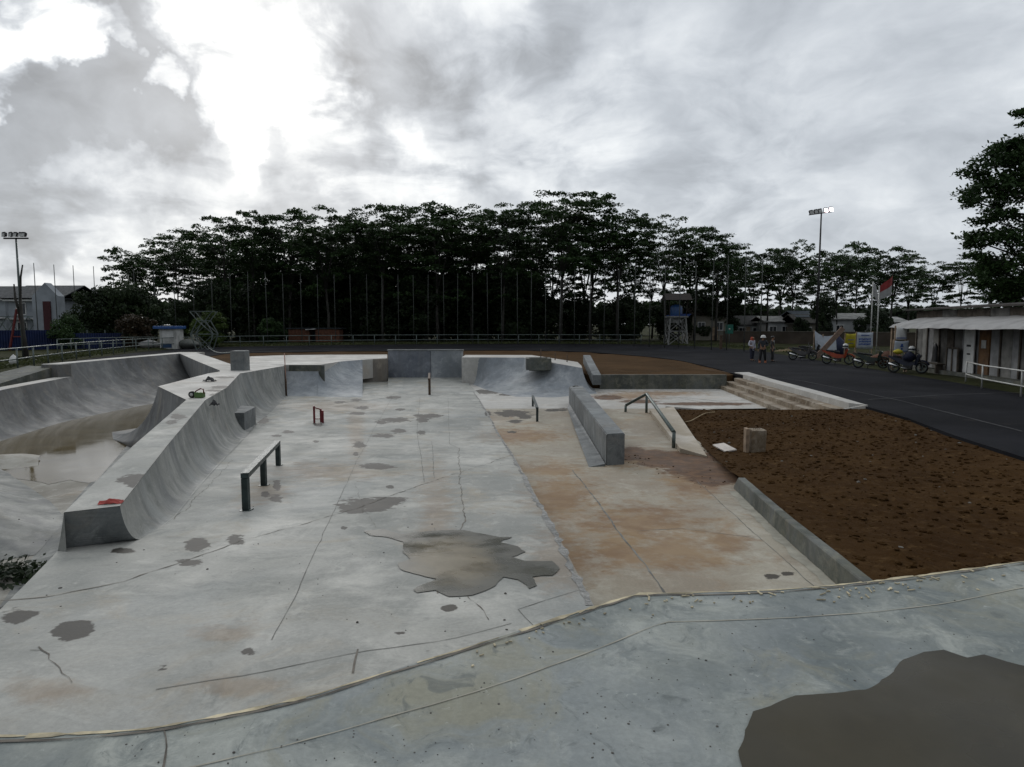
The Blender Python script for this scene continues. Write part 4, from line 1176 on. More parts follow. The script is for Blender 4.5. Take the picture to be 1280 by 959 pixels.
# ------------------------------------------------------------------ railing round the road
def off_outer(d):
    out = []
    for i, p in enumerate(RO):
        t = (RO[min(i + 1, NA - 1)] - RO[max(i - 1, 0)]).normalized()
        nrm = Vector((-t.y, t.x, 0))
        if nrm.dot(p - Vector((0, 25, 0))) < 0: nrm = -nrm
        out.append(p + nrm * d)
    return out
ro5 = [p for p in off_outer(.45)]
i0 = next(i for i, p in enumerate(ro5) if p.y > 24)
i1 = next(i for i, p in enumerate(ro5) if p.x > 15.5 and p.y > 60)
path = ro5[i0:i1]
Ltot = sum((b - a).length for a, b in zip(path, path[1:]))
np_ = int(Ltot / 2.3)
pp = resample(path, np_ + 1)
root = empty('railing', pp[len(pp) // 2] + V(0, 0, ZT), 0, 'long galvanised two-bar railing running round the outside of the dark road', 'railing')
for p in pp[:99]:
    mb = MB(); mb.tube([(p.x, p.y, ZT - .1), (p.x, p.y, ZT + 1.05)], .04, 6); part(mb, 'post', M['galv'], root)
for h in (1.05, .5):
    mb = MB(); mb.tube([(p.x, p.y, ZT + h) for p in pp], .038, 6); part(mb, 'bar', M['galv'], root)
# second railing piece along the left, further out
pl = [at(70, 52, ZT), at(110, 56, ZT), at(165, 60, ZT), at(215, 62, ZT)]
root = empty('railing', pl[0], 0, 'short second railing behind the long one, in front of the reddish bush', 'railing')
for p in resample(pl, 8):
    mb = MB(); mb.tube([(p.x, p.y, ZT), (p.x, p.y, ZT + 1.1)], .035, 6); part(mb, 'post', M['galv'], root)
for h in (1.1, .6):
    mb = MB(); mb.tube([(p.x, p.y, ZT + h) for p in pl], .035, 6); part(mb, 'bar', M['galv'], root)
# white pipe barrier before the shack
bp = [P(1207, 478.5, ZT), P(1227, 485.5, ZT), P(1276, 496, ZT), P(1330, 508, ZT)]
root = empty('railing', bp[0], 0, 'pale pipe railing in front of the shack with the brown door', 'railing')
for p in bp:
    mb = MB(); mb.tube([p - V(0, 0, .05), p + V(0, 0, .84)], .028, 8); part(mb, 'post', M['galv_pale'], root)
for h in (.82, .34):
    mb = MB(); mb.tube([p + V(0, 0, h) for p in bp], .026, 8); part(mb, 'bar', M['galv_pale'], root)

# ------------------------------------------------------------------ tall thin poles
pole_u = [(47, 330), (72, 332), (95, 333), (120, 334), (145, 335), (170, 337), (195, 338), (220, 339), (243, 340), (266, 341), (289, 342), (311, 341), (334, 341), (355, 343), (377, 343), (398, 344), (419, 344), (439, 344), (459, 344), (478, 345), (498, 344), (517, 345), (535, 344), (555, 344), (572, 343), (591, 342), (610, 342), (627, 342), (647, 341), (664, 341), (682, 341), (700, 340), (718, 339), (737, 339), (755, 338), (773, 337), (793, 335), (812, 333), (831, 329), (849, 330), (869, 328), (890, 322), (909, 321), (931, 318), (951, 318)]
proto = None
PL = 'one of the tall thin weathered poles standing in a ring behind the railing'
for i, (u, v) in enumerate(pole_u):
    y = 5.85 * F / (405 - v)
    y = min(y, 84)
    p = at(u, y, ZT - .1)
    if proto is None:
        mb = MB(); mb.tube([(0, 0, 0), (.01, 0, 4), (0, 0, 8.25)], [.05, .042, .032], 6)
        proto = o = mb.build('tall_pole', M['bamboo'])
        tag(o, PL, 'pole', 'thin poles round the road')
    else:
        o = proto.copy(); col.objects.link(o)
    o.location = p
    o.rotation_euler = (rnd.uniform(-.008, .008), rnd.uniform(-.010, .010), rnd.uniform(0, 6))

# ------------------------------------------------------------------ floodlight masts
def mast(label, u, vb, y, vtop, lamps, lit, slope):
    b = at(u, y, ZT - .1); top = at(u, y, None, vtop).z
    root = empty('floodlight_mast', b, 0, label, 'floodlight')
    mb = MB(); mb.tube([b, (b.x, b.y, b.z + (top - b.z) * .5), (b.x, b.y, top - .4)], [.13, .11, .07] if lit else [.085, .075, .05], 8); part(mb, 'pole', M['dark_steel'] if lit else M['galv'], root)
    w = lamps[-1] - lamps[0]
    mb = MB(); mb.bar((b.x + lamps[0] - .15, b.y, top - .35 + slope * lamps[0]), (b.x + lamps[-1] + .15, b.y, top - .35 + slope * lamps[-1]), .09); part(mb, 'crossbar', M['dark_steel'], root)
    for i, dx in enumerate(lamps):
        c = V(b.x + dx, b.y - .12, top - .12 + slope * dx)
        kz = 1 if lit else .62
        mb = MB(); mb.bbox(c, (.36 * kz, .22, .42 * kz), .04, rx=-.35, ry=.25 * (dx > 0) - .2); l = part(mb, 'lamp', M['dark_steel'], root)
        mb = MB(); mb.box(c + V(0, -.12, -.05), (.30 * kz, .03, .34 * kz), rx=-.35, ry=.25 * (dx > 0) - .2)
        g = mb.build('lamp_glass', lit_m if i in lit else M['galv_pale'], l); g.matrix_parent_inverse = l.matrix_parent_inverse.copy()
        g.matrix_parent_inverse = (Matrix.Translation(root.location) @ l.matrix_parent_inverse).inverted()
    return root, top
t = NT('lit_lamp'); e = t.n('ShaderNodeEmission'); e.inputs[0].default_value = (1, .80, .82, 1); e.inputs[1].default_value = 9
u_ = t.n('ShaderNodeOutputMaterial'); t.l(e.outputs[0], u_.inputs[0]); lit_m = t.m
mast('tall dark floodlight mast with two lamps lit, right of the grove', 1021, 412, 66, 262, [-1.05, -.6, -.2, .35, .85], (3, 4), .16)
r0, tp = mast('grey floodlight mast with unlit lamps at the left edge, a lopped trunk beside it', 27, 450, 42.5, 291, [-.62, -.2, .1, .42, .62], (), 0.0)
b = at(33, 42.2, ZT - .1)
mb = MB(); mb.tube([b + V(-.1, 0, 0), b + V(-.25, 0, 2.0), b + V(-.3, 0, 3.8), b + V(-.18, 0, 5.3), b + V(.0, 0, 6.1)], [.15, .11, .085, .06, .04], 7)
mb.tube([b + V(-.25, 0, 2.4), b + V(-.6, 0, 4.0), b + V(-.62, 0, 4.9)], [.09, .07, .04], 6)
tag(mb.build('dead_tree', M['bark']), 'dark lopped tree trunk leaning against the left floodlight mast', 'tree trunk')

# ------------------------------------------------------------------ flags
def flag(label, u, y, vt, cols, fl, droop, seed):
    b = at(u, y, ZT); top = at(u, y, None, vt).z
    root = empty('flagpole', b, 0, label, 'flag')
    mb = MB(); mb.tube([b, (b.x, b.y, top)], .035, 6); part(mb, 'pole', M['galv_pale'], root)
    n = 14; H = .85
    for k, m in enumerate(cols):
        mb = MB(); vs_ = []
        for i in range(n + 1):
            for j in range(5):
                s = i / n; tt = (k + j / 4) / len(cols)
                x = s * fl; z = top - .05 - tt * H - droop[0] * s * (1 - .5 * tt) - droop[1] * s * s
                y_ = .12 * math.sin(s * 6 + seed + tt) * s
                vs_.append((b.x + x, b.y + y_, z))
        mb.add(vs_, [(i * 5 + j, (i + 1) * 5 + j, (i + 1) * 5 + j + 1, i * 5 + j + 1) for i in range(n) for j in range(4)], 0, True)
        o = part(mb, 'flag_cloth', m, root)
M['flagred'] = plain('flag_red', (.30, .04, .04), .7, var=.1); M['flagwhite'] = plain('flag_white', (.40, .40, .40), .7, var=.08)
flag('red and white flag flying from a pole behind the motorbikes', 1097, 42, 357, [M['flagred'], M['flagwhite']], 0.85, (-.68, .0), 1)
flag('plain white flag hanging limp from a pole left of the red and white flag', 1089, 45, 352, [M['flagwhite']], .45, (.5, .4), 3)

# ------------------------------------------------------------------ towers, huts, houses
def lattice(root, name, b, w, d, h, top_w, m, nb=3, t=.09):
    legs = []
    for sx, sy in ((-1, -1), (1, -1), (1, 1), (-1, 1)):
        a = b + V(sx * w / 2, sy * d / 2, 0); c = b + V(sx * top_w / 2, sy * top_w * d / w / 2, h)
        legs.append((a, c)); mb = MB(); mb.bar(a, c, t * 1.3); part(mb, 'leg', m, root)
    mb = MB()
    for k in range(4):
        (a0, a1), (b0, b1) = legs[k], legs[(k + 1) % 4]
        for i in range(nb):
            s0, s1 = i / nb, (i + 1) / nb
            mb.bar(a0.lerp(a1, s0), b0.lerp(b1, s1), t * .7); mb.bar(b0.lerp(b1, s0), a0.lerp(a1, s1), t * .7); mb.bar(a0.lerp(a1, s1), b0.lerp(b1, s1), t * .8)
    part(mb, 'bracing', m, root)
b = at(845, 74, ZT)
root = empty('water_tower', b, 0, 'pale lattice water tower with a blue tank under a dark roof', 'water tower')
M['tower_grey'] = plain('tower_grey', (.20, .20, .19), .7)
lattice(root, 'leg', b, 2.1, 2.1, 3.0, 1.7, M['tower_grey'], 2, .10)
mb = MB(); mb.box(b + V(0, 0, 3.08), (2.2, 2.0, .14)); mb.box(b + V(-.2, 0, 2.7), (1.2, 1.2, .6)); part(mb, 'platform', M['tower_grey'], root)
mb = MB(); mb.lathe([(.0, 3.15), (.62, 3.15), (.66, 3.3), (.66, 4.1), (.5, 4.35), (.15, 4.45), (0, 4.46)], b, 18); part(mb, 'tank', plain('blue_tank', (.02, .065, .17), .4), root)
mb = MB(); mb.box(b + V(.9, 0, 3.35), (1.2, 1.2, .1)); mb.box(b + V(.2, 0, 3.22), (2.2, 1.6, .1)); part(mb, 'tank_tray', M['blue'], root)
mb = MB()
for zr, hw in ((4.9, 1.45),):
    mb.add([b + V(-hw, -1.3, zr), b + V(hw, -1.3, zr), b + V(hw, 1.3, zr), b + V(-hw, 1.3, zr), b + V(-hw, 0, zr + .75), b + V(hw, 0, zr + .75)], [(0, 1, 5, 4), (2, 3, 4, 5), (0, 4, 3), (1, 2, 5), (3, 2, 1, 0)])
for sx in (-1, 1):
    for sy in (-1, 1): mb.bar(b + V(sx * .9, sy * .8, 3.1), b + V(sx * 1.0, sy * .9, 4.95), .08)
part(mb, 'roof', plain('rust_roof', (.022, .015, .012), .8), root)

b = at(255, 59, ZT)
root = empty('lattice_tower', b, 0, 'galvanised lattice frame standing by the road at the bend, in front of the green bush', 'lattice tower')
for sx in (-1, 1):
    for dy in (-.5, .5):
        mb = MB()
        mb.bar(b + V(sx * .5, dy, 0), b + V(sx * 1.0, dy, 1.4), .07); mb.bar(b + V(sx * 1.0, dy, 1.4), b + V(sx * .35, dy, 2.6), .07)
        mb.bar(b + V(sx * .35, dy, 2.6), b + V(sx * 1.0, dy, 3.4), .06)
        mb.bar(b + V(sx * .5, dy, 0), b + V(-sx * 1.0, dy, 1.4), .05); mb.bar(b + V(sx * 1.0, dy, 1.4), b + V(-sx * .35, dy, 2.6), .05)
        part(mb, 'lattice_side', M['galv'], root)
for z, hw in ((1.4, 1.0), (2.6, .4), (3.4, 1.0)):
    for dy in (-.5, .5):
        mb = MB(); mb.bar(b + V(-hw, dy, z), b + V(hw, dy, z), .06); part(mb, 'cross_bar', M['galv'], root)
for sx in (-1, 1):
    mb = MB(); mb.bar(b + V(sx * 1.0, -.5, 1.4), b + V(sx * 1.0, .5, 1.4), .06); part(mb, 'cross_bar', M['galv'], root)

def gable(root, b, w, d, h, rh, mwall, mroof, over=.4, axis='x'):
    mb = MB(); mb.box(b + V(0, d / 2, h / 2), (w, d, h)); part(mb, 'wall', mwall, root)
    if axis == 'y':
        mb = MB(); mb.face([b + V(-w / 2, -.003, h), b + V(w / 2, -.003, h), b + V(0, -.003, h + rh)]); part(mb, 'gable', mwall, root)
    mb = MB()
    if axis == 'x':
        a = [V(-w / 2 - over, -over, h - .1), V(w / 2 + over, -over, h - .1), V(w / 2 + over, d + over, h - .1), V(-w / 2 - over, d + over, h - .1), V(-w / 2 - over, d / 2, h + rh), V(w / 2 + over, d / 2, h + rh)]
        fs = [(0, 1, 5, 4), (2, 3, 4, 5), (0, 4, 3), (1, 2, 5)]
    else:
        a = [V(-w / 2 - over, -over, h - .15), V(-w / 2 - over, d, h - .15), V(w / 2 + over, d, h - .15), V(w / 2 + over, -over, h - .15), V(0, -over, h + rh), V(0, d, h + rh)]
        fs = [(0, 4, 5, 1), (3, 2, 5, 4)]
    vs_ = [b + q for q in a]; k = len(vs_)
    mb.add(vs_ + [q + V(0, 0, .12) for q in vs_], fs + [tuple(i + k for i in f) for f in fs])
    part(mb, 'roof', mroof, root)
def window(root, b, x, z, w, h, sill=True, m=None):
    mb = MB()
    mb.box(b + V(x, -.04, z + h / 2 + .05), (w + .16, .08, .1)); mb.box(b + V(x, -.04, z - h / 2 - .05), (w + .16, .08, .1))
    mb.box(b + V(x - w / 2 - .04, -.04, z), (.08, .08, h)); mb.box(b + V(x + w / 2 + .04, -.04, z), (.08, .08, h)); mb.box(b + V(x, -.03, z), (.05, .05, h))
    f = part(mb, 'window', M['white'], root)
    mb = MB(); mb.box(b + V(x, -.012, z), (w, .02, h)); g = mb.build('pane', m or M['glass'], f)
    g.matrix_parent_inverse = (Matrix.Translation(root.location) @ f.matrix_parent_inverse).inverted()

# houses with dark roofs on the far left
M['house_grey'] = plain('grey_render', (.30, .325, .35), .8, var=.2, scale=.6)
def terrace(name, label, u0, u1, y, vroof, veave, gable_u=None):
    a = at(u0, y, .6); c = at(u1, y, .6)
    w = c.x - a.x; h = at(u0, y, None, veave).z - .6; rh = at(u0, y, None, vroof).z - .6 - h
    b = V((a.x + c.x) / 2, y, .6)
    root = empty(name, b, 0, label, 'house')
    gable(root, b, w, 7, h, rh, M['house_grey'], M['roof_dark'], .5)
    n = max(2, int(w / 2.2))
    for i in range(n):
        x = -w / 2 + (i + .5) * w / n
        window(root, b, x, h * .78, .9, 1.1); window(root, b, x, h * .36, .9, 1.3)
    mb = MB(); mb.box(b + V(0, -.3, h * .57), (w, .6, .15)); mb.box(b + V(0, -.2, h - .2), (w + .6, .4, .2)); part(mb, 'ledge', M['white'], root)
    return root, b, w, h, rh
terrace('terrace_house', 'grey two storey house with a dark roof, cut by the left edge', -60, 8, 74, 357, 372)
rt, b, w, h, rh = terrace('terrace_house', 'long grey two storey house with a dark roof behind the left floodlight mast', 12, 76, 70, 356, 373)
ga = at(60, 69.0, .6)
mb = MB(); mb.add([ga + V(-1.5, 0, 0), ga + V(1.2, 0, 0), ga + V(1.2, 0, h + .2), ga + V(-.1, 0, h + rh + .15), ga + V(-1.5, 0, h + .2), ga + V(-1.5, 1, 0), ga + V(1.2, 1, 0), ga + V(1.2, 1, h + .2), ga + V(-.1, 1, h + rh + .15), ga + V(-1.5, 1, h + .2)],
    [(0, 1, 2, 3, 4), (9, 8, 7, 6, 5), (0, 5, 6, 1), (1, 6, 7, 2), (2, 7, 8, 3), (3, 8, 9, 4), (4, 9, 5, 0)]); part(mb, 'gable_bay', M['house_grey'], rt)
mb = MB(); mb.box(ga + V(.05, -.08, h * .62), (.75, .14, h * .62)); part(mb, 'red_panel', plain('dark_red_panel', (.06, .015, .018), .7), rt)
mb = MB()
for k in range(5):
    x = -4.6 + k * 1.1
    mb.bar(b + V(x, -.7, h * .3), b + V(x + 1.1, -.7, h * .62), .07); mb.bar(b + V(x + 1.1, -.7, h * .3), b + V(x, -.7, h * .62), .07)
mb.bar(b + V(-5, -.7, h * .3), b + V(3.2, -.7, h * .3), .08); mb.bar(b + V(-5, -.7, h * .62), b + V(3.2, -.7, h * .62), .08)
part(mb, 'balcony_truss', M['galv'], rt)
terrace('terrace_house', 'grey house with a dark roof half hidden by the tall bush', 75, 112, 76, 361, 374)
rb = at(17, 58, ZT)
root = empty('red_frame', rb, 0, 'thin red leaning A-frame in front of the long grey house', 'frame')
mb = MB(); mb.bar(rb + V(-.5, 0, 0), rb + V(.35, 0, 3.6), .14); part(mb, 'leg', M['redpaint'], root)
mb = MB(); mb.bar(rb + V(1.0, 0, 0), rb + V(.45, 0, 3.6), .12); part(mb, 'leg', M['redpaint'], root)
mb = MB(); mb.bar(rb + V(-.2, 0, 1.2), rb + V(.85, 0, 1.2), .1); part(mb, 'crossbar', M['redpaint'], root)
# blue sheet fence
root = empty('blue_fence', at(30, 57, ZT), 0, 'dark blue corrugated sheet fence at the far left below the grey houses', 'fence')
a = at(-40, 57, ZT); c = at(152, 62, ZT)
n = 60; mb = MB(); vs_ = []
for i in range(n * 4 + 1):
    q = a.lerp(c, i / (n * 4)); w_ = .05 * (1 if (i // 2) % 2 else -1)
    hh_ = 1.75 if i < n * 2.2 else 1.45
    vs_ += [(q.x, q.y + w_, ZT - .1), (q.x, q.y + w_, ZT + hh_)]
mb.add(vs_, [(2 * i, 2 * i + 2, 2 * i + 3, 2 * i + 1) for i in range(n * 4)])
part(mb, 'sheeting', M['blue_fence'], root)
for i in range(9):
    q = a.lerp(c, i / 8); mb = MB(); mb.box(q + V(0, .12, .85), (.1, .1, 1.8)); part(mb, 'post', M['galv'], root)
# kiosk
b = at(209, 61, ZT)
root = empty('kiosk', b, 0, 'small white kiosk with a blue flat roof behind the railing', 'kiosk')
mb = MB(); mb.box(b + V(0, .7, .95), (1.5, 1.4, 1.9)); part(mb, 'wall', M['dirty_white'], root)
mb = MB(); mb.bbox(b + V(-.1, .6, 1.98), (2.1, 1.9, .26), .03); part(mb, 'roof', plain('kiosk_blue', (.03, .09, .26), .5), root)
mb = MB(); mb.box(b + V(-.15, -.012, .32), (.95, .03, .4)); part(mb, 'counter_front', plain('kiosk_panel', (.02, .055, .12), .6), root)
mb = MB(); mb.box(b + V(0, -.012, 1.35), (1.0, .03, .6)); part(mb, 'hatch', M['white'], root)
mb = MB(); mb.box(b + V(-.15, -.02, 1.9), (.34, .04, .2)); part(mb, 'sign_plate', M['blue_fence'], root)
def sack(label, p, s, m, seed, cat='sack', name='sack'):
    mb = MB(); n1, n2 = 14, 8; vs_ = []
    for j in range(n2 + 1):
        f = j / n2; rr = math.sin(PI * (.12 + .88 * f)) if f < 1 else .0
        for i in range(n1):
            a_ = 2 * PI * i / n1; k = rr * (1 + .25 * noise.noise(Vector((math.cos(a_), math.sin(a_), f * 2 + seed))))
            vs_.append((p.x + s[0] * k * math.cos(a_), p.y + s[1] * k * math.sin(a_), p.z + s[2] * f))
    mb.add(vs_, [(j * n1 + i, j * n1 + (i + 1) % n1, (j + 1) * n1 + (i + 1) % n1, (j + 1) * n1 + i) for j in range(n2) for i in range(n1)], 0, True)
    return tag(mb.build(name, m), label, cat)
sack('pale heap covered with sheeting left of the white kiosk', at(186, 62, ZT), (1.1, .7, .85), M['tarp'], 1, 'heap', 'covered_heap')
sack('grey covered heap between the white kiosk and the lattice frame', at(234, 62, ZT), (1.2, .7, .95), plain('grey_heap', (.11, .115, .105), .9), 4, 'heap', 'covered_heap')
sack('small upright white sack on the grass by the railing at the far left', at(14, 37, ZT), (.22, .2, .62), M['white'], 2)
# brick hut
b = at(392, 84, ZT - .1)
root = empty('brick_hut', b, 0, 'low reddish brick hut under the dark trees behind the railing', 'hut')
mb = MB(); mb.box(b + V(-1.9, 1, .85), (2.6, 2, 1.7)); mb.box(b + V(1.7, 1, .85), (3.0, 2, 1.7)); mb.box(b + V(-.2, 1.6, .85), (.8, .8, 1.7)); part(mb, 'wall', M['brick'], root)
mb = MB(); mb.box(b + V(-.35, .1, 1.72), (1.2, .9, .1), ry=-.06); part(mb, 'awning', M['dirty_white'], root)
mb = MB(); mb.box(b + V(0, 1.2, 1.84), (7.0, 2.6, .12)); part(mb, 'roof', M['roof_dark'], root)
mb = MB(); mb.box(b + V(-.2, 1.17, .7), (.7, .05, 1.4)); part(mb, 'door', M['black'], root)

# houses beyond the right-hand field
M['house_w'] = plain('pale_house', (.36, .37, .37), .8, var=.2, scale=.5); M['house_b'] = plain('bluish_house', (.035, .075, .17), .7)
M['house_c'] = plain('beige_house', (.20, .185, .15), .8, var=.25, scale=.6)
def cottage(label, u, y, w, h, rh, mw, mr, nw, axis='x'):
    b = at(u, y, .6); root = empty('house', b, 0, label, 'house')
    gable(root, b, w, 6, h, rh, mw, mr, .4, axis)
    for i in range(nw): window(root, b, -w / 2 + (i + .5) * w / nw, h * .55, .9, 1.0)
    mb = MB(); mb.box(b + V(w * .12, -.02, .95), (.9, .05, 1.9)); part(mb, 'door', M['plank'], root)
cottage('pale house with a grey roof glimpsed between the trunks left of the three people', 928, 96, 6, 2.2, 1.2, M['house_w'], plain('grey_roof', (.10, .10, .10), .8), 3)
cottage('white gabled house behind the three standing people', 982, 92, 5.2, 2.6, .7, M['house_w'], M['dirty_white'], 3)
cottage('narrow bright blue house by the foot of the lit floodlight mast', 1013, 90, 3.2, 3.2, .8, M['house_b'], plain('blueish_roof', (.10, .12, .14), .8), 1)
cottage('beige house behind the orange motorbike', 1030, 88, 6.4, 2.4, 1.1, M['house_c'], plain('dun_roof', (.09, .085, .075), .8), 3)
cottage('white house behind the yellow banner', 1073, 86, 7.2, 2.9, .7, M['house_w'], M['dirty_white'], 3)
cottage('white shed roofed house left of the shack awning', 1112, 84, 4.5, 2.5, .6, M['house_w'], M['dirty_white'], 2)
cottage('pale building half hidden behind the water tower', 888, 93, 5, 3.6, .8, M['house_c'], plain('brown_roof', (.05, .035, .025), .8), 2)
# brown boundary wall
root = empty('boundary_wall', at(1010, 78, .6), 0, 'long low brown boundary wall in front of the far white houses', 'wall')
a, c = at(905, 82, .5), at(1180, 66, .5)
mb = MB(); d = (c - a); mb.box((a + c) / 2 + V(0, 0, .75), (d.length, .2, 1.5), rz=math.atan2(d.y, d.x)); part(mb, 'wall_body', plain('brown_wall', (.055, .043, .032), .9, var=.35, scale=.5), root)
mb = MB(); mb.box((a + c) / 2 + V(0, 0, 1.53), (d.length, .3, .06), rz=math.atan2(d.y, d.x)); part(mb, 'cap', plain('wall_cap', (.12, .11, .09), .9), root)

# green sign and post by the road
p = at(912, 70, ZT)
root = empty('sign_board', p, 0, 'small green sign on a post behind the railing, left of the three people', 'sign')
mb = MB(); mb.tube([p, p + V(0, .06, 2.2)], .04, 6); part(mb, 'post', M['galv'], root)
mb = MB(); mb.bbox(p + V(0, 0, 1.75), (.8, .05, .95), .02); part(mb, 'board', M['green_sign'], root)
mb = MB(); mb.lathe([(0, -.035), (.1, -.035), (.1, -.02)], p + V(0, 0, 1.75), 10, axis='Y'); part(mb, 'emblem', M['galv_pale'], root)
p = P(901, 436.5, ZT)
mb = MB(); mb.bbox(p + V(0, 0, .55), (.22, .22, 1.25), .03); mb.bbox(p + V(0, 0, 1.22), (.3, .3, .12), .03)
tag(mb.build('bollard', M['rust_steel']), 'short dark post at the road edge below the green sign', 'post')

# ------------------------------------------------------------------ shack
S0 = V(20.9, 34.6, ZT); S1 = V(17.9, 15.5, ZT)
sd = (S1 - S0); sl = sd.length; su = sd.normalized(); sn = V(su.y, -su.x, 0)
if sn.x > 0: sn = -sn
def sp(s, o, z): return S0 + su * s + sn * o + V(0, 0, z)
rzs = math.atan2(su.y, su.x)
root = empty('shack', S0, 0, 'long patched board shack with a pale tarp awning and a brown door', 'shack')
mats = [plain('panel_a', (.20, .195, .18), .8, var=.3, scale=2), plain('panel_b', (.13, .125, .115), .85, var=.4, scale=2), plain('panel_c', (.26, .26, .26), .75, var=.25, scale=2), plain('panel_d', (.085, .07, .055), .9, var=.4, scale=3)]
s = 0; k = 0; r = random.Random(21)
def s_of(u):        # distance along the front wall seen at column u
    d = ray(u, 440); dx, dy = d.x, d.y
    den = dx * su.y - dy * su.x
    return (S0.y * dx - S0.x * dy) / -den if den else 0
cuts = [(1146, 3), (1152, 0), (1160, 1), (1168, 0), (1176, 3), (1186, 1), (1196, 0), (1210, 3)]
us_ = [1146, 1153, 1160, 1167, 1175, 1184, 1193, 1203, 1224, 1239, 1252, 1266, 1277, 1290, 1310, 1335, 1370]
ms_ = [1, 0, 2, 0, 1, 3, 1, 2, None, 2, 0, 2, 1, 0, 2, 1]
ss = [max(0, s_of(u)) for u in us_]
for i in range(len(us_) - 1):
    if ss[i + 1] <= ss[i]: continue
    if ms_[i] is None: continue
    a, b_ = ss[i], ss[i + 1]
    mb = MB(); mb.box(sp((a + b_) / 2, 0, 1.15), (b_ - a - .02, .06, 2.3), rz=rzs); part(mb, 'wall_panel', mats[ms_[i]], root)
    if i % 2 == 0:
        mb = MB(); mb.box(sp(a, .05, 1.15), (.09, .07, 2.3), rz=rzs); part(mb, 'batten', mats[3], root)
da, db = s_of(1225), s_of(1238)
M['door_brown'] = plain('door_brown', (.13, .065, .025), .7, var=.35, scale=3)
mb = MB(); mb.box(sp((da + db) / 2, .02, 1.1), (db - da, .08, 2.1), rz=rzs); dr = part(mb, 'door', M['door_brown'], root)
mb = MB(); mb.box(sp((da + db) / 2, .07, 1.45), (.34, .02, .34), rz=rzs); pn = part(mb, 'door_paper', M['dirty_white'], root)
mb = MB()
for i in range(16):
    a = i * sl / 16
    pass
n = 14
for i in range(n):
    mb = MB(); mb.box(sp((i + .5) * sl / n, -.1, 2.62), (sl / n - .03, .06, .66), rz=rzs); part(mb, 'upper_panel', mats[[3, 3, 1, 3, 3, 1, 3][i % 7]], root)
mb = MB()
rv = [sp(-.4, .35, 2.98), sp(sl + .4, .35, 2.98), sp(sl + .4, -4.5, 3.3), sp(-.4, -4.5, 3.3)]
mb.add(rv + [q + V(0, 0, .08) for q in rv], [(0, 1, 2, 3), (7, 6, 5, 4), (0, 4, 5, 1), (1, 5, 6, 2), (2, 6, 7, 3), (3, 7, 4, 0)]); part(mb, 'roof', plain('rusty_roof', (.035, .03, .026), .85, var=.4, scale=1), root)
mb = MB(); mb.box(sp(0.03, -2.2, 1.4), (.06, 4.2, 2.9), rz=rzs); part(mb, 'side_wall', mats[3], root)
# awning
mb = MB(); na, nbb = 60, 8; vs_ = []
for i in range(na + 1):
    s = 1.3 + (sl - 0.9) * i / na
    for j in range(nbb + 1):
        o_ = 1.75 * j / nbb
        z = 2.62 - .42 * (j / nbb) ** 1.2 + .022 * math.sin(s * 1.1 + .5) * (j / nbb) + .035 * noise.noise(Vector((s * 1.3, j * .4, 2))) - (.10 if j == nbb else 0)
        vs_.append(sp(s, o_ - (.02 if j == nbb else 0), z))
mb.add(vs_, [(i * (nbb + 1) + j, (i + 1) * (nbb + 1) + j, (i + 1) * (nbb + 1) + j + 1, i * (nbb + 1) + j + 1) for i in range(na) for j in range(nbb)], 0, True)
part(mb, 'awning', M['tarp'], root)
for s in (1.4, 14.5, 19):
    mb = MB(); mb.bar(sp(s, 1.6, 0), sp(s, 1.6, 2.15), .08); part(mb, 'awning_post', M['plank'], root)
mb = MB(); mb.box(sp(sl / 2, .25, .08), (sl, .5, .2), rz=rzs); part(mb, 'plinth', M['wall_dark'], root)
# panel with marks beside the door
pa, pb = s_of(1210), s_of(1223)
root2 = empty('panel_board', sp((pa + pb) / 2, .2, .1), 0, 'tall white panel leaning on the shack left of the brown door', 'board')
mb = MB(); mb.bbox(sp((pa + pb) / 2, .16, 1.12), (pb - pa, .05, 2.1), .01, rz=rzs); part(mb, 'panel', M['white'], root2)
mb = MB(); mb.box(sp((pa + pb) / 2, .19, 1.36), (.34, .012, .09), rz=rzs); mb.box(sp((pa + pb) / 2 + .02, .19, 1.0), (.26, .012, .07), rz=rzs); part(mb, 'mark', M['black'], root2)
# bench and jacket
ba, bb2 = s_of(1166), s_of(1192)
root3 = empty('bench', sp((ba + bb2) / 2, .5, 0), 0, 'dark wooden bench against the shack wall under the awning', 'bench')
mb = MB(); mb.box(sp((ba + bb2) / 2, .5, .45), (bb2 - ba, .35, .06), rz=rzs); part(mb, 'seat', mats[3], root3)
for s in (ba + .2, bb2 - .2):
    mb = MB(); mb.box(sp(s, .5, .22), (.08, .3, .42), rz=rzs); part(mb, 'leg', mats[3], root3)
ja = s_of(1176)
mb = MB(); n1 = 12; vs_ = []
for j, (z, ra) in enumerate([(.5, .26), (.75, .22), (1.0, .2), (1.2, .2), (1.32, .13), (1.4, .04)]):
    for i in range(n1):
        a_ = 2 * PI * i / n1; kk = ra * (1 + .2 * noise.noise(Vector((math.cos(a_) * 2, math.sin(a_) * 2, z * 3))))
        q = sp(ja + kk * math.cos(a_), .25 + .4 * kk * math.sin(a_), z); vs_.append(q)
mb.add(vs_, [(j * n1 + i, j * n1 + (i + 1) % n1, (j + 1) * n1 + (i + 1) % n1, (j + 1) * n1 + i) for j in range(5) for i in range(n1)], 0, True)
tag(mb.build('jacket', M['black']), 'black jacket hanging on the shack wall above the bench', 'jacket')
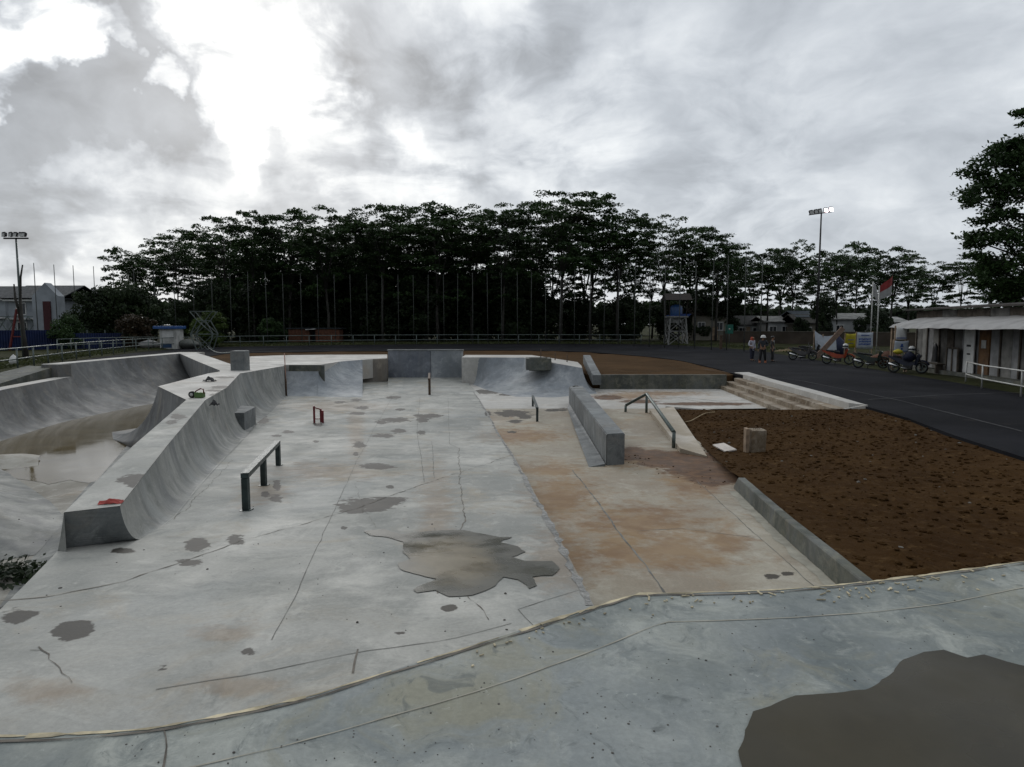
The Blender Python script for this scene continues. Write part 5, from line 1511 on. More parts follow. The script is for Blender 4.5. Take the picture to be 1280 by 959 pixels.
# low gate / crates leaning
root4 = empty('folding_panel', sp(s_of(1200), .35, 0), 0, 'dark framed two-leaf panel leaning on the shack left of the tall white panel', 'panel')
a, b_ = s_of(1193.5), s_of(1208)
mb = MB(); mb.box(sp((a + b_) / 2, .3, .62), (b_ - a - .1, .04, 1.15), rz=rzs); part(mb, 'leaf', mats[2], root4)
mb = MB()
for s in (a, (a + b_) / 2, b_): mb.box(sp(s, .33, .62), (.08, .06, 1.24), rz=rzs)
mb.box(sp((a + b_) / 2, .335, 1.22), (b_ - a, .06, .08), rz=rzs); part(mb, 'frame', mats[3], root4)

# tall boards at the end of the awning
def signboard(name, label, u, v0, v1, uw, y, m, marks, cat='banner', group=None):
    b = at(u, y, None, v1); t_ = at(u, y, None, v0); w = uw * y / F; h = t_.z - b.z
    root = empty(name, b, 0, label, cat)
    mb = MB(); n = 10; vs_ = []
    for i in range(n + 1):
        for j in range(6):
            x = (i / n - .5) * w; z = b.z + h * j / 5 - .03 * math.sin(PI * i / n) * (1 if j == 5 else .4)
            vs_.append((b.x + x, b.y + .02 * math.sin(i * 1.1 + j), z))
    mb.add(vs_, [(i * 6 + j, (i + 1) * 6 + j, (i + 1) * 6 + j + 1, i * 6 + j + 1) for i in range(n) for j in range(5)], 0, True)
    o = part(mb, 'sheet', m, root)
    sol = o.modifiers.new('thick', 'SOLIDIFY'); sol.thickness = .012
    if marks:
        mb = MB()
        for (fx, fz, fw, fh) in marks:
            mb.box((b.x + (fx - .5) * w, b.y - .035, b.z + fz * h), (fw * w, .01, fh * h))
        part(mb, 'print', plain('blue_print', (.03, .08, .30), .7), root)
    for sx in (-.5, .5):
        mb = MB(); mb.bar((b.x + sx * w, b.y + .08, ZT - .05), (b.x + sx * w, b.y + .08, t_.z + .05), .05); part(mb, 'stake', M['plank'], root)
M['banner_y'] = M['yellow']; M['banner_w'] = plain('banner_white', (.42, .46, .52), .7, var=.08)
signboard('banner', 'plain yellow banner hung behind the motorbikes', 1063, 417, 434.5, 13, 44, M['yellow'], [(.5, .3, .5, .04), (.5, .55, .6, .04)])
mk = [(.5, .82, .5, .05)]
for row, z in enumerate((.58, .43, .27)):
    for i in range(9): mk.append((.14 + i * .085 + (row % 2) * .02, z + .01 * (i % 3), .06, .10 - .02 * (i % 2)))
signboard('banner', 'white banner with blue printing right of the yellow banner', 1080.5, 415.5, 436, 20, 43.6, M['banner_w'], mk)
signboard('banner', 'narrow upright white board above a wider one at the awning end', 1126.5, 408.5, 424.5, 13.5, 31.9, M['white'], [(.5, .12, .9, .06)])
signboard('banner', 'white board with a blue emblem below the narrow upright board', 1126.5, 426, 440.5, 18, 31.6, M['banner_w'], [(.5, .62, .12, .22), (.5, .5, .22, .08), (.5, .3, .1, .12), (.5, .12, .8, .04)])
# leaning sheets and boards behind the bikes
b = P(1031, 446, ZT)
b = at(1031, 45, ZT)
root = empty('tarp_shelter', b, 0, 'pale sheet stretched over sticks behind the orange motorbike', 'tarp')
mb = MB(); vs_ = []
for i in range(11):
    for j in range(7):
        s, t_ = i / 10, j / 6
        x = -.55 + 1.4 * s; z = .55 + (1.05 + .25 * (1 - s) - .25 * math.sin(PI * s)) * t_; vs_.append(b + V(x, .25 * t_ + .06 * math.sin(5 * s), z))
mb.add(vs_, [(i * 7 + j, (i + 1) * 7 + j, (i + 1) * 7 + j + 1, i * 7 + j + 1) for i in range(10) for j in range(6)], 0, True)
part(mb, 'sheet', M['banner_w'], root)
for x, h in ((-.55, 1.9), (.05, 1.6), (.85, 1.7)):
    mb = MB(); mb.bar(b + V(x, .3, 0), b + V(x, .3, h), .06); part(mb, 'stick', M['plank'], root)
b = at(1026, 42.5, ZT)
mb = MB(); mb.bbox(b + V(.62, 0, 1.1), (2.5, .06, .32), .01, ry=-.85); tag(mb.build('board', plain('pinkish_board', (.24, .165, .125), .8)), 'long pale pinkish board leaning upwards behind the orange motorbike', 'board')
b = P(992, 441, ZT)
r = random.Random(5)
for i in range(5):
    mb = MB(); mb.bbox(b + V(.1 * i - .1, .4 + .12 * (i % 3), .1 + .075 * (i // 2)), (2.6 - .25 * i, .2, .06), .008, rz=r.uniform(-.12, .12), ry=r.uniform(-.03, .03))
    tag(mb.build('plank', M['wood'] if i != 2 else M['plank']), ['long pale plank lowest in the pile left of the motorbikes', 'pale plank beside the lowest one in the pile', 'greyish plank lying across the pile of planks', 'shorter pale plank near the top of the pile', 'shortest pale plank on top of the pile left of the motorbikes'][i], 'plank', 'planks piled by the road')
b = at(1120, 35.5, ZT)
sack('heap of reddish earth behind the dark motorbikes', at(1112, 36.5, ZT), (.9, .6, .85), M['brick'], 6, 'heap', 'earth_heap')
sack('small blue covered heap behind the yellow banner end', at(1049, 46, ZT), (.6, .4, 1.5), plain('navy', (.02, .025, .06), .8), 9, 'heap', 'covered_heap')
# ------------------------------------------------------------------ motorbikes
def motorbike(label, loc, rz, mc, lean=-.10, box=False):
    root = empty('motorbike', loc, rz, label, 'motorbike', 'motorbikes parked by the road')
    root.scale = (.92, .92, .92)
    root.rotation_euler = (lean, 0, rz)
    def pt(mb, name, m, par=None): return mb.build(name, m, par or root)
    for x in (-.62, .62):
        mb = MB(); mb.lathe([(.22, -.04), (.27, -.05), (.29, -.02), (.29, .02), (.27, .05), (.22, .04), (.22, -.04)], (x, 0, .29), 20, axis='Y'); w = pt(mb, 'wheel', M['rubber'])
        mb = MB(); mb.lathe([(.0, -.05), (.05, -.05), (.05, .05), (0, .05)], (x, 0, .29), 8, axis='Y')
        for k in range(5):
            a = 2 * PI * k / 5; mb.bar((x, 0, .29), (x + .215 * math.cos(a), 0, .29 + .215 * math.sin(a)), .03)
        mb.lathe([(.19, -.03), (.225, -.035), (.225, .035), (.19, .03), (.19, -.03)], (x, 0, .29), 18, axis='Y'); pt(mb, 'rim', M['galv'], w)
    mb = MB()      # side body: rises to the tail
    prof = [(.30, .42), (.36, .62), (.20, .60), (-.05, .64), (-.50, .78), (-.86, .88), (-.90, .80), (-.55, .60), (-.30, .44), (-.05, .36)]
    n = len(prof)
    vs_ = [(x, -.10, z) for x, z in prof] + [(x, .10, z) for x, z in prof]
    mb.add(vs_, [tuple(range(n)), tuple(reversed(range(n, 2 * n)))] + [(i, (i + 1) % n, n + (i + 1) % n, n + i) for i in range(n)]); pt(mb, 'body', mc)
    mb = MB()      # leg shield and front cowl
    prof = [(.30, .40), (.40, .40), (.50, .70), (.56, .92), (.48, 1.0), (.40, .90), (.34, .66)]
    n = len(prof)
    vs_ = [(x, -.17 if z > .5 else -.11, z) for x, z in prof] + [(x, .17 if z > .5 else .11, z) for x, z in prof]
    mb.add(vs_, [tuple(range(n)), tuple(reversed(range(n, 2 * n)))] + [(i, (i + 1) % n, n + (i + 1) % n, n + i) for i in range(n)]); pt(mb, 'front_cowl', mc)
    mb = MB(); mb.tube([(.95 * math.cos(a) * .36 + .62, 0, .29 + .36 * math.sin(a)) for a in [R(25 + 20 * k) for k in range(7)]], .05, 6); pt(mb, 'front_fender', mc)
    mb = MB(); mb.bbox((-.30, 0, .80), (.78, .24, .11), .04, ry=.13); pt(mb, 'seat', M['black'])
    mb = MB(); mb.bbox((.0, 0, .30), (.42, .2, .26), .05); mb.bar((-.05, 0, .3), (-.62, .09, .29), .06); pt(mb, 'engine', M['dark_steel'])
    mb = MB(); mb.tube([(.15, -.14, .24), (-.15, -.16, .24), (-.35, -.16, .30)], .025, 6); mb.tube([(-.3, -.16, .29), (-.85, -.17, .46)], [.045, .06], 8); pt(mb, 'exhaust', M['chrome'])
    for y in (-.07, .07):
        mb = MB(); mb.tube([(.62, y, .29), (.46, y * .8, .85)], .025, 6); pt(mb, 'fork', M['dark_steel'])
    mb = MB(); mb.tube([(.34, -.34, 1.02), (.42, -.15, 1.0), (.45, 0, .98), (.42, .15, 1.0), (.34, .34, 1.02)], .02, 6); pt(mb, 'handlebar', M['black'])
    mb = MB(); mb.ball((.54, 0, .90), (.07, .1, .08), 0, 10); pt(mb, 'headlight', M['galv_pale'])
    for y in (-.28, .28):
        mb = MB(); mb.tube([(.38, y, 1.0), (.36, y * 1.1, 1.14)], .01, 5); mb.ball((.36, y * 1.15, 1.18), (.02, .06, .04), 0, 8); pt(mb, 'mirror', M['black'])
    mb = MB(); mb.bbox((-.9, 0, .84), (.05, .14, .08), .01); pt(mb, 'tail_light', M['redpaint'])
    mb = MB(); mb.bar((-.1, .12, .3), (-.16, .3, .0), .03); pt(mb, 'kickstand', M['dark_steel'])
    mb = MB(); mb.tube([(-.9, 0, .62), (-.92, 0, .5), (-.86, 0, .4)], .05, 6); pt(mb, 'rear_fender', M['black'])
    return root
M['bike_dark'] = plain('dark_green_enamel', (.018, .03, .022), .35); M['bike_navy'] = plain('navy_enamel', (.012, .016, .035), .35); M['bike_grey'] = plain('grey_enamel', (.07, .065, .065), .35)
motorbike('dark motorbike with a silver exhaust, parked left of the orange one', P(1003, 450.5, ZT), -.35, M['bike_grey'])
motorbike('second dark motorbike partly behind the orange one, its pale front wheel showing', P(1014, 447.5, ZT), -.5, M['black'])
b_or = P(1047, 455.5, ZT)
motorbike('orange motorbike with a white helmet on its front', b_or, -.45, M['orange'])
motorbike('dark green motorbike between the orange one and the one with the blue cover', P(1088, 460.5, ZT), -.5, M['bike_dark'])
b_nv = P(1134, 466.5, ZT)
motorbike('dark navy motorbike nearest to the shack, white helmet and blue jacket on it', b_nv, -.7, M['bike_navy'])
def helmet(label, p):
    root = empty('helmet', p, 0, label, 'helmet')
    mb = MB(); mb.lathe([(.14, -.09), (.15, 0), (.13, .08), (.08, .13), (0, .15)], p, 14); part(mb, 'shell', M['white'], root)
    mb = MB(); mb.lathe([(.145, -.05), (.158, 0), (.15, .03)], p + V(0, -.005, 0), 14); part(mb, 'visor', M['glass'], root)
helmet('white helmet hung on the handlebar of the orange motorbike', b_or + V(.30, -.22, 1.05))
helmet('white helmet resting on the navy motorbike by the shack', b_nv + V(.10, -.1, 1.13))
sack('blue jacket draped over the seat of the navy motorbike', b_nv + V(.0, -.1, .55), (.3, .28, .5), plain('navy_jacket', (.015, .018, .04), .85), 12, 'jacket', 'jacket')
sack('yellow bag carried on the rear of the navy motorbike', b_nv + V(-.42, .1, .88), (.22, .18, .26), M['yellow'], 13, 'bag', 'bag')

# ------------------------------------------------------------------ people
def skin(name, verts, edges, m, parent=None, sub=2, loc=(0, 0, 0), rz=0):
    """continuous tapered surface grown over a skeleton: verts are (x, y, z, rx, ry)"""
    me = bpy.data.meshes.new(name); me.from_pydata([v[:3] for v in verts], edges, [])
    o = bpy.data.objects.new(name, me); col.objects.link(o)
    md = o.modifiers.new('skin', 'SKIN'); md.use_smooth_shade = True
    for i, v in enumerate(verts):
        sv = me.skin_vertices[0].data[i]
        sv.radius = (v[3], v[4] if len(v) > 4 else v[3]); sv.use_root = (i == 0)
    sb = o.modifiers.new('sub', 'SUBSURF'); sb.levels = sub; sb.render_levels = sub
    dg = bpy.context.evaluated_depsgraph_get(); dg.update()
    nm = bpy.data.meshes.new_from_object(o.evaluated_get(dg))
    o.modifiers.clear(); o.data = nm; bpy.data.meshes.remove(me)
    nm.materials.clear(); nm.materials.append(m)
    for p in nm.polygons: p.use_smooth = True
    o.location = loc; o.rotation_euler = (0, 0, rz)
    if parent: o.parent = parent
    return o
def person(label, loc, rz, H, top, trousers, shoes, head, headcol, arms, stance, tunic=False, shorts=False, bootcol=None):
    """arms: (elbow, wrist) offsets per side; stance: foot offsets per side"""
    s = H / 1.68
    root = empty('person', loc, rz, label, 'person')
    root.scale = (s * 1.18, s * 1.15, s)
    (le, lw), (re, rw) = arms; lf, rf = stance
    v = [(0, 0, .93, .13, .10), (0, 0, 1.12, .12, .09), (0, 0, 1.32, .145, .095), (0, .0, 1.42, .07, .065), (0, -.01, 1.49, .05, .05), (0, -.02, 1.58, .078, .092), (0, -.02, 1.645, .06, .07),
         (.15, 0, 1.37, .06, .06), (.15 + le[0], le[1], 1.37 + le[2], .043, .043), (.15 + lw[0], lw[1], 1.37 + lw[2], .03, .03), (.15 + lw[0] * 1.06, lw[1] - .02, 1.37 + lw[2] - .09, .036, .022), (.15 + lw[0] * 1.06, lw[1] - .03, 1.37 + lw[2] - .17, .02, .014),
         (-.15, 0, 1.37, .06, .06), (-.15 - re[0], re[1], 1.37 + re[2], .043, .043), (-.15 - rw[0], rw[1], 1.37 + rw[2], .03, .03), (-.15 - rw[0] * 1.06, rw[1] - .02, 1.37 + rw[2] - .09, .036, .022), (-.15 - rw[0] * 1.06, rw[1] - .03, 1.37 + rw[2] - .17, .02, .014),
         (.085, 0, .84, .085, .085), (.09 + lf[0] * .5, lf[1] * .5 - .02, .47, .06, .06), (.09 + lf[0], lf[1], .09, .04, .045), (.09 + lf[0], lf[1] - .15, .035, .038, .03),
         (-.085, 0, .84, .085, .085), (-.09 - rf[0] * .5, rf[1] * .5 - .02, .47, .06, .06), (-.09 - rf[0], rf[1], .09, .04, .045), (-.09 - rf[0], rf[1] - .15, .035, .038, .03)]
    e = [(0, 1), (1, 2), (2, 3), (3, 4), (4, 5), (5, 6), (2, 7), (7, 8), (8, 9), (9, 10), (10, 11), (2, 12), (12, 13), (13, 14), (14, 15), (15, 16), (0, 17), (17, 18), (18, 19), (19, 20), (0, 21), (21, 22), (22, 23), (23, 24)]
    skin('body', v, e, M['skin'], root)
    g = .018
    def grow(q, k=g): return (q[0], q[1], q[2], q[3] + k, (q[4] if len(q) > 4 else q[3]) + k)
    tv = [grow(v[0]), grow(v[1]), grow(v[2]), (0, 0, 1.41, .08, .075), grow(v[7]), grow(v[8]), grow(v[9]), grow(v[12]), grow(v[13]), grow(v[14])]
    te = [(0, 1), (1, 2), (2, 3), (2, 4), (4, 5), (5, 6), (2, 7), (7, 8), (8, 9)]
    if tunic: tv += [(0, .0, .70, .17, .13)]; te += [(0, 10)]
    skin('shirt', tv, te, top, root)
    end = .55 if shorts else 1.0
    def leg(a, b, c):
        pts = [grow(a), grow(b, .02)]
        if not shorts: pts.append((c[0], c[1], .12, .058, .06))
        return pts
    L_, R_ = leg(v[17], v[18], v[19]), leg(v[21], v[22], v[23])
    tv = [(0, 0, .94, .14, .11)] + L_ + R_
    k = len(L_)
    te = [(0, 1)] + [(i, i + 1) for i in range(1, k)] + [(0, k + 1)] + [(i, i + 1) for i in range(k + 1, 2 * k)]
    skin('trousers', tv, te, trousers, root)
    for a, b in ((19, 20), (23, 24)):
        p, q = v[a], v[b]
        hgt = .30 if bootcol else .10
        skin('shoe', [(p[0], p[1], hgt, .06, .06), (p[0], p[1], .06, .062, .055), (q[0], q[1], .045, .052, .045)], [(0, 1), (1, 2)], bootcol or shoes, root)
    for x in (-.03, .03):
        mb = MB(); mb.ball((x, -.105, 1.595), (.012, .008, .008), 0, 8); o = mb.build('eye', M['black'], root)
    if head == 'scarf':
        skin('headscarf', [(0, 0.01, 1.665, .06, .07), (0, .01, 1.585, .10, .105), (0, .01, 1.48, .105, .10), (0, .01, 1.36, .15, .12)], [(0, 1), (1, 2), (2, 3)], headcol, root)
        mb = MB(); mb.ball((0, -.085, 1.575), (.055, .045, .075), 0, 10); mb.build('face', M['skin'], root)
    elif head == 'helmet':
        mb = MB(); mb.lathe([(.125, 1.60), (.13, 1.64), (.115, 1.70), (.07, 1.745), (0, 1.76)], (0, -.01, 0), 14); mb.lathe([(.12, 1.605), (.155, 1.60), (.155, 1.59), (.12, 1.59)], (0, -.02, 0), 14); mb.build('helmet', headcol, root)
    else:
        mb = MB(); mb.ball((0, .01, 1.63), (.09, .105, .075), 0, 12); mb.build('hair', headcol, root)
    return root
down = ((.06, .02, -.27), (.08, -.04, -.50)); bent = ((.09, .03, -.26), (.02, -.20, -.36)); fold = ((.10, .02, -.25), (-.08, -.18, -.28))
person('person in an orange headscarf, pale tunic and dark trousers standing on the road', P(939.5, 451.5, ZT), .5, 1.52, plain('pale_tunic', (.40, .40, .46), .8, var=.08), plain('navy_trousers', (.02, .022, .04), .8), M['black'], 'scarf', plain('orange_scarf', (.36, .055, .025), .8), (down, bent), ((.02, .03), (.02, -.04)), tunic=True)
person('person in a white helmet, dark shirt, rolled dark trousers and orange boots', P(953, 454, ZT), -.3, 1.58, plain('slate_shirt', (.03, .035, .042), .8), M['black'], M['black'], 'helmet', M['white'], (fold, down), ((.05, .02), (.05, -.02)), bootcol=plain('orange_boot', (.30, .075, .02), .6))
person('person dressed all in black standing right of the person with the white helmet', P(965, 452.5, ZT), 1.0, 1.55, M['black'], M['black'], M['black'], 'hair', M['black'], (down, down), ((.03, .05), (.02, -.05)))

# ------------------------------------------------------------------ trees
def umbrella_tree(seed, h, rc, npads, leaf, per, trunk_r=.22, fork=.45, lowpads=0):
    """tall bare-stemmed tree with a layered umbrella crown; returns trunk and crown helpers"""
    r = random.Random(seed); g = np.random.default_rng(seed)
    tb = MB(); cb = MB()
    fz = h * fork
    base = [V(0, 0, -.3), V(r.uniform(-.2, .2), r.uniform(-.2, .2), fz * .5), V(r.uniform(-.4, .4), r.uniform(-.4, .4), fz)]
    tb.tube(base, [trunk_r * 1.25, trunk_r, trunk_r * .75], 7)
    top = base[-1]
    pads = []
    nl = r.randint(4, 6)
    for i in range(nl):
        a = 2 * PI * i / nl + r.uniform(-.4, .4)
        rr = rc * r.uniform(.25, .75) if i else rc * .1
        e = V(top.x + rr * math.cos(a), top.y + rr * math.sin(a), h * r.uniform(.78, .93))
        mid = top.lerp(e, .5) + V(-math.cos(a) * rr * .12, -math.sin(a) * rr * .12, .4)
        tb.tube([top - V(0, 0, r.uniform(0, .8)), mid, e], [trunk_r * .5, trunk_r * .32, trunk_r * .14], 5)
        for k in range(r.randint(3, 4)):
            b0 = mid.lerp(e, r.uniform(0, .9)); a2 = a + r.uniform(-1.1, 1.1); r2 = rc * r.uniform(.25, .6)
            e2 = V(b0.x + r2 * math.cos(a2), b0.y + r2 * math.sin(a2), b0.z + r.uniform(.3, 2.2))
            m2 = b0.lerp(e2, .55) + V(0, 0, -.2)
            tb.tube([b0, m2, e2], [trunk_r * .22, trunk_r * .15, trunk_r * .07], 4)
            pads.append((e2, r.uniform(.8, 1.25)))
        pads.append((e, r.uniform(.9, 1.3)))
    while len(pads) < npads:
        a = r.uniform(0, 2 * PI); q = math.sqrt(r.random()); rr = rc * q
        z = h * (1.03 - .20 * q * q - .36 * r.random() ** 1.3) - .2
        c = V(top.x + rr * math.cos(a), top.y + rr * math.sin(a), z)
        pads.append((c, r.uniform(.7, 1.25)))
    for _ in range(lowpads):
        a = r.uniform(0, 2 * PI); rr = rc * r.uniform(.2, .8)
        z = h * r.uniform(.30, .74); c = V(top.x + rr * math.cos(a), top.y + rr * math.sin(a), z)
        pads.append((c, r.uniform(.6, 1.0)))
        tb.tube([V(top.x * z / fz if z < fz else top.x, top.y, z - .9), c - V(0, 0, .1)], [trunk_r * .18, trunk_r * .06], 4)
    P_ = []; N_ = []; S_ = []
    for c, k in pads:
        R_ = rc * .30 * k
        sub = max(3, int(4 * k))
        for _ in range(sub):
            aa = r.uniform(0, 2 * PI); d = R_ * math.sqrt(r.random()) * .9
            cc = np.array([c.x + d * math.cos(aa), c.y + d * math.sin(aa), c.z + r.uniform(-.25, .35) - d * .12])
            n = max(5, int(per / sub))
            rad = R_ * r.uniform(.3, .55)
            th = g.uniform(0, 2 * PI, n); q = np.sqrt(g.uniform(0, 1, n)) * rad
            pp = np.stack([np.cos(th) * q, np.sin(th) * q, g.normal(0, .09, n) - (q / rad) ** 2 * .22], 1) + cc
            P_.append(pp); N_.append(g.normal(0, .5, (n, 3)) + np.array([0, 0, 1.0])); S_.append(g.uniform(.6, 1.35, n) * leaf)
    leafcloud(cb, np.concatenate(P_), np.concatenate(N_), np.concatenate(S_), seed, 1.25)
    return tb, cb
def bushy_tree(seed, h, rc, n, leaf, z0=.1, lob=16):
    r = random.Random(seed); g = np.random.default_rng(seed)
    tb = MB(); cb = MB()
    tb.tube([V(0, 0, -.3), V(.1, .05, h * .3), V(.0, 0, h * .75)], [.2, .15, .05], 7)
    P_ = []; N_ = []; S_ = []
    for i in range(lob):
        a = r.uniform(0, 2 * PI); f = r.random()
        z = h * (z0 + (1 - z0) * (f * .85 + .05)); w = rc * math.sin(PI * min(1, .18 + .8 * (1 - f) ** .8)) ** .6
        d = w * math.sqrt(r.random()) * .75
        c = V(d * math.cos(a), d * math.sin(a), z)
        tb.tube([V(0, 0, max(.2, z * .6)), c], [.05, .02], 4)
        rad = rc * r.uniform(.3, .5); k = int(n / lob)
        dirs = g.normal(size=(k, 3)); dirs /= np.linalg.norm(dirs, axis=1, keepdims=True)
        q = g.uniform(.45, 1, k)[:, None] ** .6 * rad
        pp = dirs * q * np.array([1, 1, .75]) + np.array(c)
        P_.append(pp); N_.append(dirs + g.normal(0, .6, (k, 3))); S_.append(g.uniform(.6, 1.4, k) * leaf)
    leafcloud(cb, np.concatenate(P_), np.concatenate(N_), np.concatenate(S_), seed, 1.2)
    return tb, cb
def make_tree(name, tc, mt, mc):
    tb, cb = tc
    root = empty(name, (0, 0, 0))
    tb.build('trunk', mt, root, recalc=False); cb.build('crown', mc, root, recalc=False)
    return root
protos = []
specs = [(101, 19, 5.4, 50, .27, 175, .2, .40, 22), (102, 19, 6.0, 56, .27, 175, .22, .42, 20), (103, 19, 4.8, 44, .26, 170, .18, .46, 24), (104, 19, 6.4, 60, .28, 170, .22, .38, 22), (105, 19, 5.4, 38, .25, 150, .15, .40, 22)]
def pick(i):
    if protos[i][1]: protos[i][1] = False; return protos[i][0]
    return copy_tree(protos[i][0])
for s in specs: protos.append([make_tree('sengon_tree', umbrella_tree(*s), M['bark'], M['leaf']), True])
def plant(i, u, y, vtop, label, group, base=ZT - .1, hp=19.0, sx=1.0, rz=None):
    o = pick(i)
    p = at(u, y, base); h = at(u, y, None, vtop).z - base
    k = h / hp
    o.location = p; o.scale = (k * sx, k * sx, k); o.rotation_euler = (0, 0, rnd.uniform(0, 6.28) if rz is None else rz)
    tag(o, label, 'tree', group)
    return o
G1 = 'umbrella trees of the dark grove'
GL = 'tall umbrella-crowned tree inside the dark grove behind the ring of poles'
front = [(172, 86, 298, 'leftmost umbrella-crowned tree of the grove, reaching out over the grey hedge trees'), (225, 90, 282, 'umbrella-crowned tree with thin pale stems above the white kiosk'), (282, 84, 263, 'high umbrella-crowned tree behind the lattice frame'), (318, 88, 254, 'narrow pointed umbrella tree standing highest on the left side of the grove'),
         (362, 90, 260, None), (410, 86, 259, 'umbrella-crowned tree behind the brick hut'), (452, 92, 254, None), (478, 88, 248, None), (520, 94, 256, None), (548, 88, 250, None), (590, 92, 248, None), (628, 86, 246, None), (668, 92, 244, None), (700, 84, 235, 'tallest umbrella-crowned tree of the grove, right of its middle'),
         (738, 90, 242, None), (772, 86, 256, 'flat topped dense umbrella tree between the tallest one and the water tower'), (832, 84, 262, 'wide umbrella tree with forked pale limbs behind the water tower'), (868, 90, 276, 'umbrella tree right of the water tower, its crown trailing out to the right'), (895, 88, 290, 'lower umbrella tree at the right end of the grove')]
for k, (u, y, vt, lab) in enumerate(front):
    plant([0, 4, 2, 1, 3][k % 5] if u != 318 else 2, u, y, vt, lab or GL, G1, sx=.95 if u != 318 else .6)
back = [(195, 98, 312), (250, 100, 300), (300, 102, 285), (340, 98, 282), (385, 102, 290), (430, 100, 280), (470, 104, 285), (505, 100, 275), (560, 103, 285), (605, 100, 280), (645, 103, 285), (690, 100, 290), (730, 102, 285), (790, 100, 295), (815, 104, 300), (860, 102, 310), (575, 97, 300), (440, 97, 305), (520, 97, 310), (660, 96, 315), (350, 96, 315), (270, 95, 320)]
for k, (u, y, vt) in enumerate(back): plant((k * 2 + 1) % 5, u, y, vt, GL, G1, sx=1.15)
right = [(915, 96, 310, 'slim umbrella tree beside the grove end, above the green sign', .9), (958, 92, 303, 'umbrella tree with open layers above the three standing people', 1.0), (990, 95, 296, 'thin umbrella tree just left of the lit floodlight mast', .8), (1046, 86, 300, 'umbrella tree just right of the lit floodlight mast', .85), (1068, 92, 297, 'tallest layered umbrella tree between the lit mast and the flags', .8), (1112, 84, 306, 'umbrella tree with a forked pale stem behind the red and white flag', 1.0),
         (1165, 110, 324, 'smaller far umbrella tree above the left end of the shack', 1.1), (1200, 112, 318, 'far umbrella tree above the shack roof, left of the big overhanging tree', 1.1), (1236, 108, 322, 'far umbrella tree half hidden by the big overhanging tree', 1.1)]
for k, (u, y, vt) in enumerate([(938, 108, 322), (974, 110, 318), (1026, 108, 325), (1086, 110, 322), (1136, 108, 330), (905, 106, 316)]):
    plant([0, 1, 3][k % 3], u, y, vt, 'umbrella tree in the second row behind the far white houses', 'umbrella trees right of the grove', sx=1.1)
for k, (u, y, vt, lab, sx) in enumerate(right): plant([4, 2, 0, 0, 2, 1, 0, 4, 3][k], u, y, vt, lab, 'umbrella trees right of the grove', sx=sx)

# dense undergrowth trees in the grove
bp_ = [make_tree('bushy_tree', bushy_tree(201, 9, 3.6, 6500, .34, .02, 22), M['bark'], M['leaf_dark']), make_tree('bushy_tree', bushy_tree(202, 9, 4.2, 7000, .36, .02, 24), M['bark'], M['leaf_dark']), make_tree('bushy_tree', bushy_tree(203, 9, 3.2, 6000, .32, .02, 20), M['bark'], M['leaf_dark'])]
used = [False] * 3
def bush(i, u, y, vt, label, group, sx=1.0, mat=None, cat='tree', name=None):
    if not used[i]: used[i] = True; o = bp_[i]
    else: o = copy_tree(bp_[i])
    p = at(u, y, ZT - .1); h = at(u, y, None, vt).z - ZT; k = h / 9.0
    o.location = p; o.scale = (k * sx, k * sx, k); o.rotation_euler = (0, 0, rnd.uniform(0, 6.28)); tag(o, label, cat, group)
    if mat:
        for ch in o.children:
            if ch.name.startswith('crown'): ch.data = ch.data.copy(); ch.data.materials[0] = mat
    if name: o.name = name
    return o
G2 = 'bushy dark trees under the grove'; L2 = 'dense dark bushy tree filling the foot of the grove behind the poles'
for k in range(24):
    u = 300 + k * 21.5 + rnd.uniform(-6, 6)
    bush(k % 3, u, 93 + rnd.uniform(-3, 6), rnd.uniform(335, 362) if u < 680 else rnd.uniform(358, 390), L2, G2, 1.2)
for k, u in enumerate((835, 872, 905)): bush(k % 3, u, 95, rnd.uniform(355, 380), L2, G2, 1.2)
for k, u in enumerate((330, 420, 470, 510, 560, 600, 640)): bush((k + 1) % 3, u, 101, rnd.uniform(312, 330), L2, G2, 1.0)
for k, (u, y, vt, sx, lab) in enumerate([(112, 66, 350, .95, 'tall dense dark tree at the left of the grove beside the grey houses'), (150, 68, 352, .9, 'dense dark tree above the reddish bush'), (186, 70, 353, .9, 'dense dark tree behind the white kiosk'), (226, 80, 368, .9, 'dense dark tree between the kiosk and the lattice frame'), (270, 82, 352, .9, 'dense dark tree behind the green bush')]):
    bush(k % 3, u, y, vt, lab, 'hedge of dense trees on the left', sx)
bush(0, 84, 60, 386, 'low green bush at the right end of the blue fence', None, 1.0, M['leaf'], 'bush', 'bush')
bush(1, 170, 63, 393, 'round reddish dark bush left of the white kiosk', None, 1.35, M['leaf_brown'], 'bush', 'bush')
bush(2, 262, 66, 388, 'yellowish green bush behind the lattice frame', None, 1.5, M['leaf_bright'], 'bush', 'bush')
bush(0, 338, 80, 393, 'round dark green bush left of the brick hut', None, 1.25, M['leaf'], 'bush', 'bush')
for k, (u, y, vt, sx, lab) in enumerate([(1004, 82, 392, .8, 'rounded dark bush left of the lit floodlight mast, before the white houses'), (1030, 80, 367, .6, 'small dark leafy tree right of the lit floodlight mast'), (1095, 74, 378, .85, 'dark bushy tree behind the flagpoles'), (1108, 80, 392, .8, 'low dark bush right of the flagpoles'), (1076, 82, 396, .6, 'small dark bush before the white house behind the yellow banner')]):
    bush(k % 3, u, y, vt, lab, None, sx)

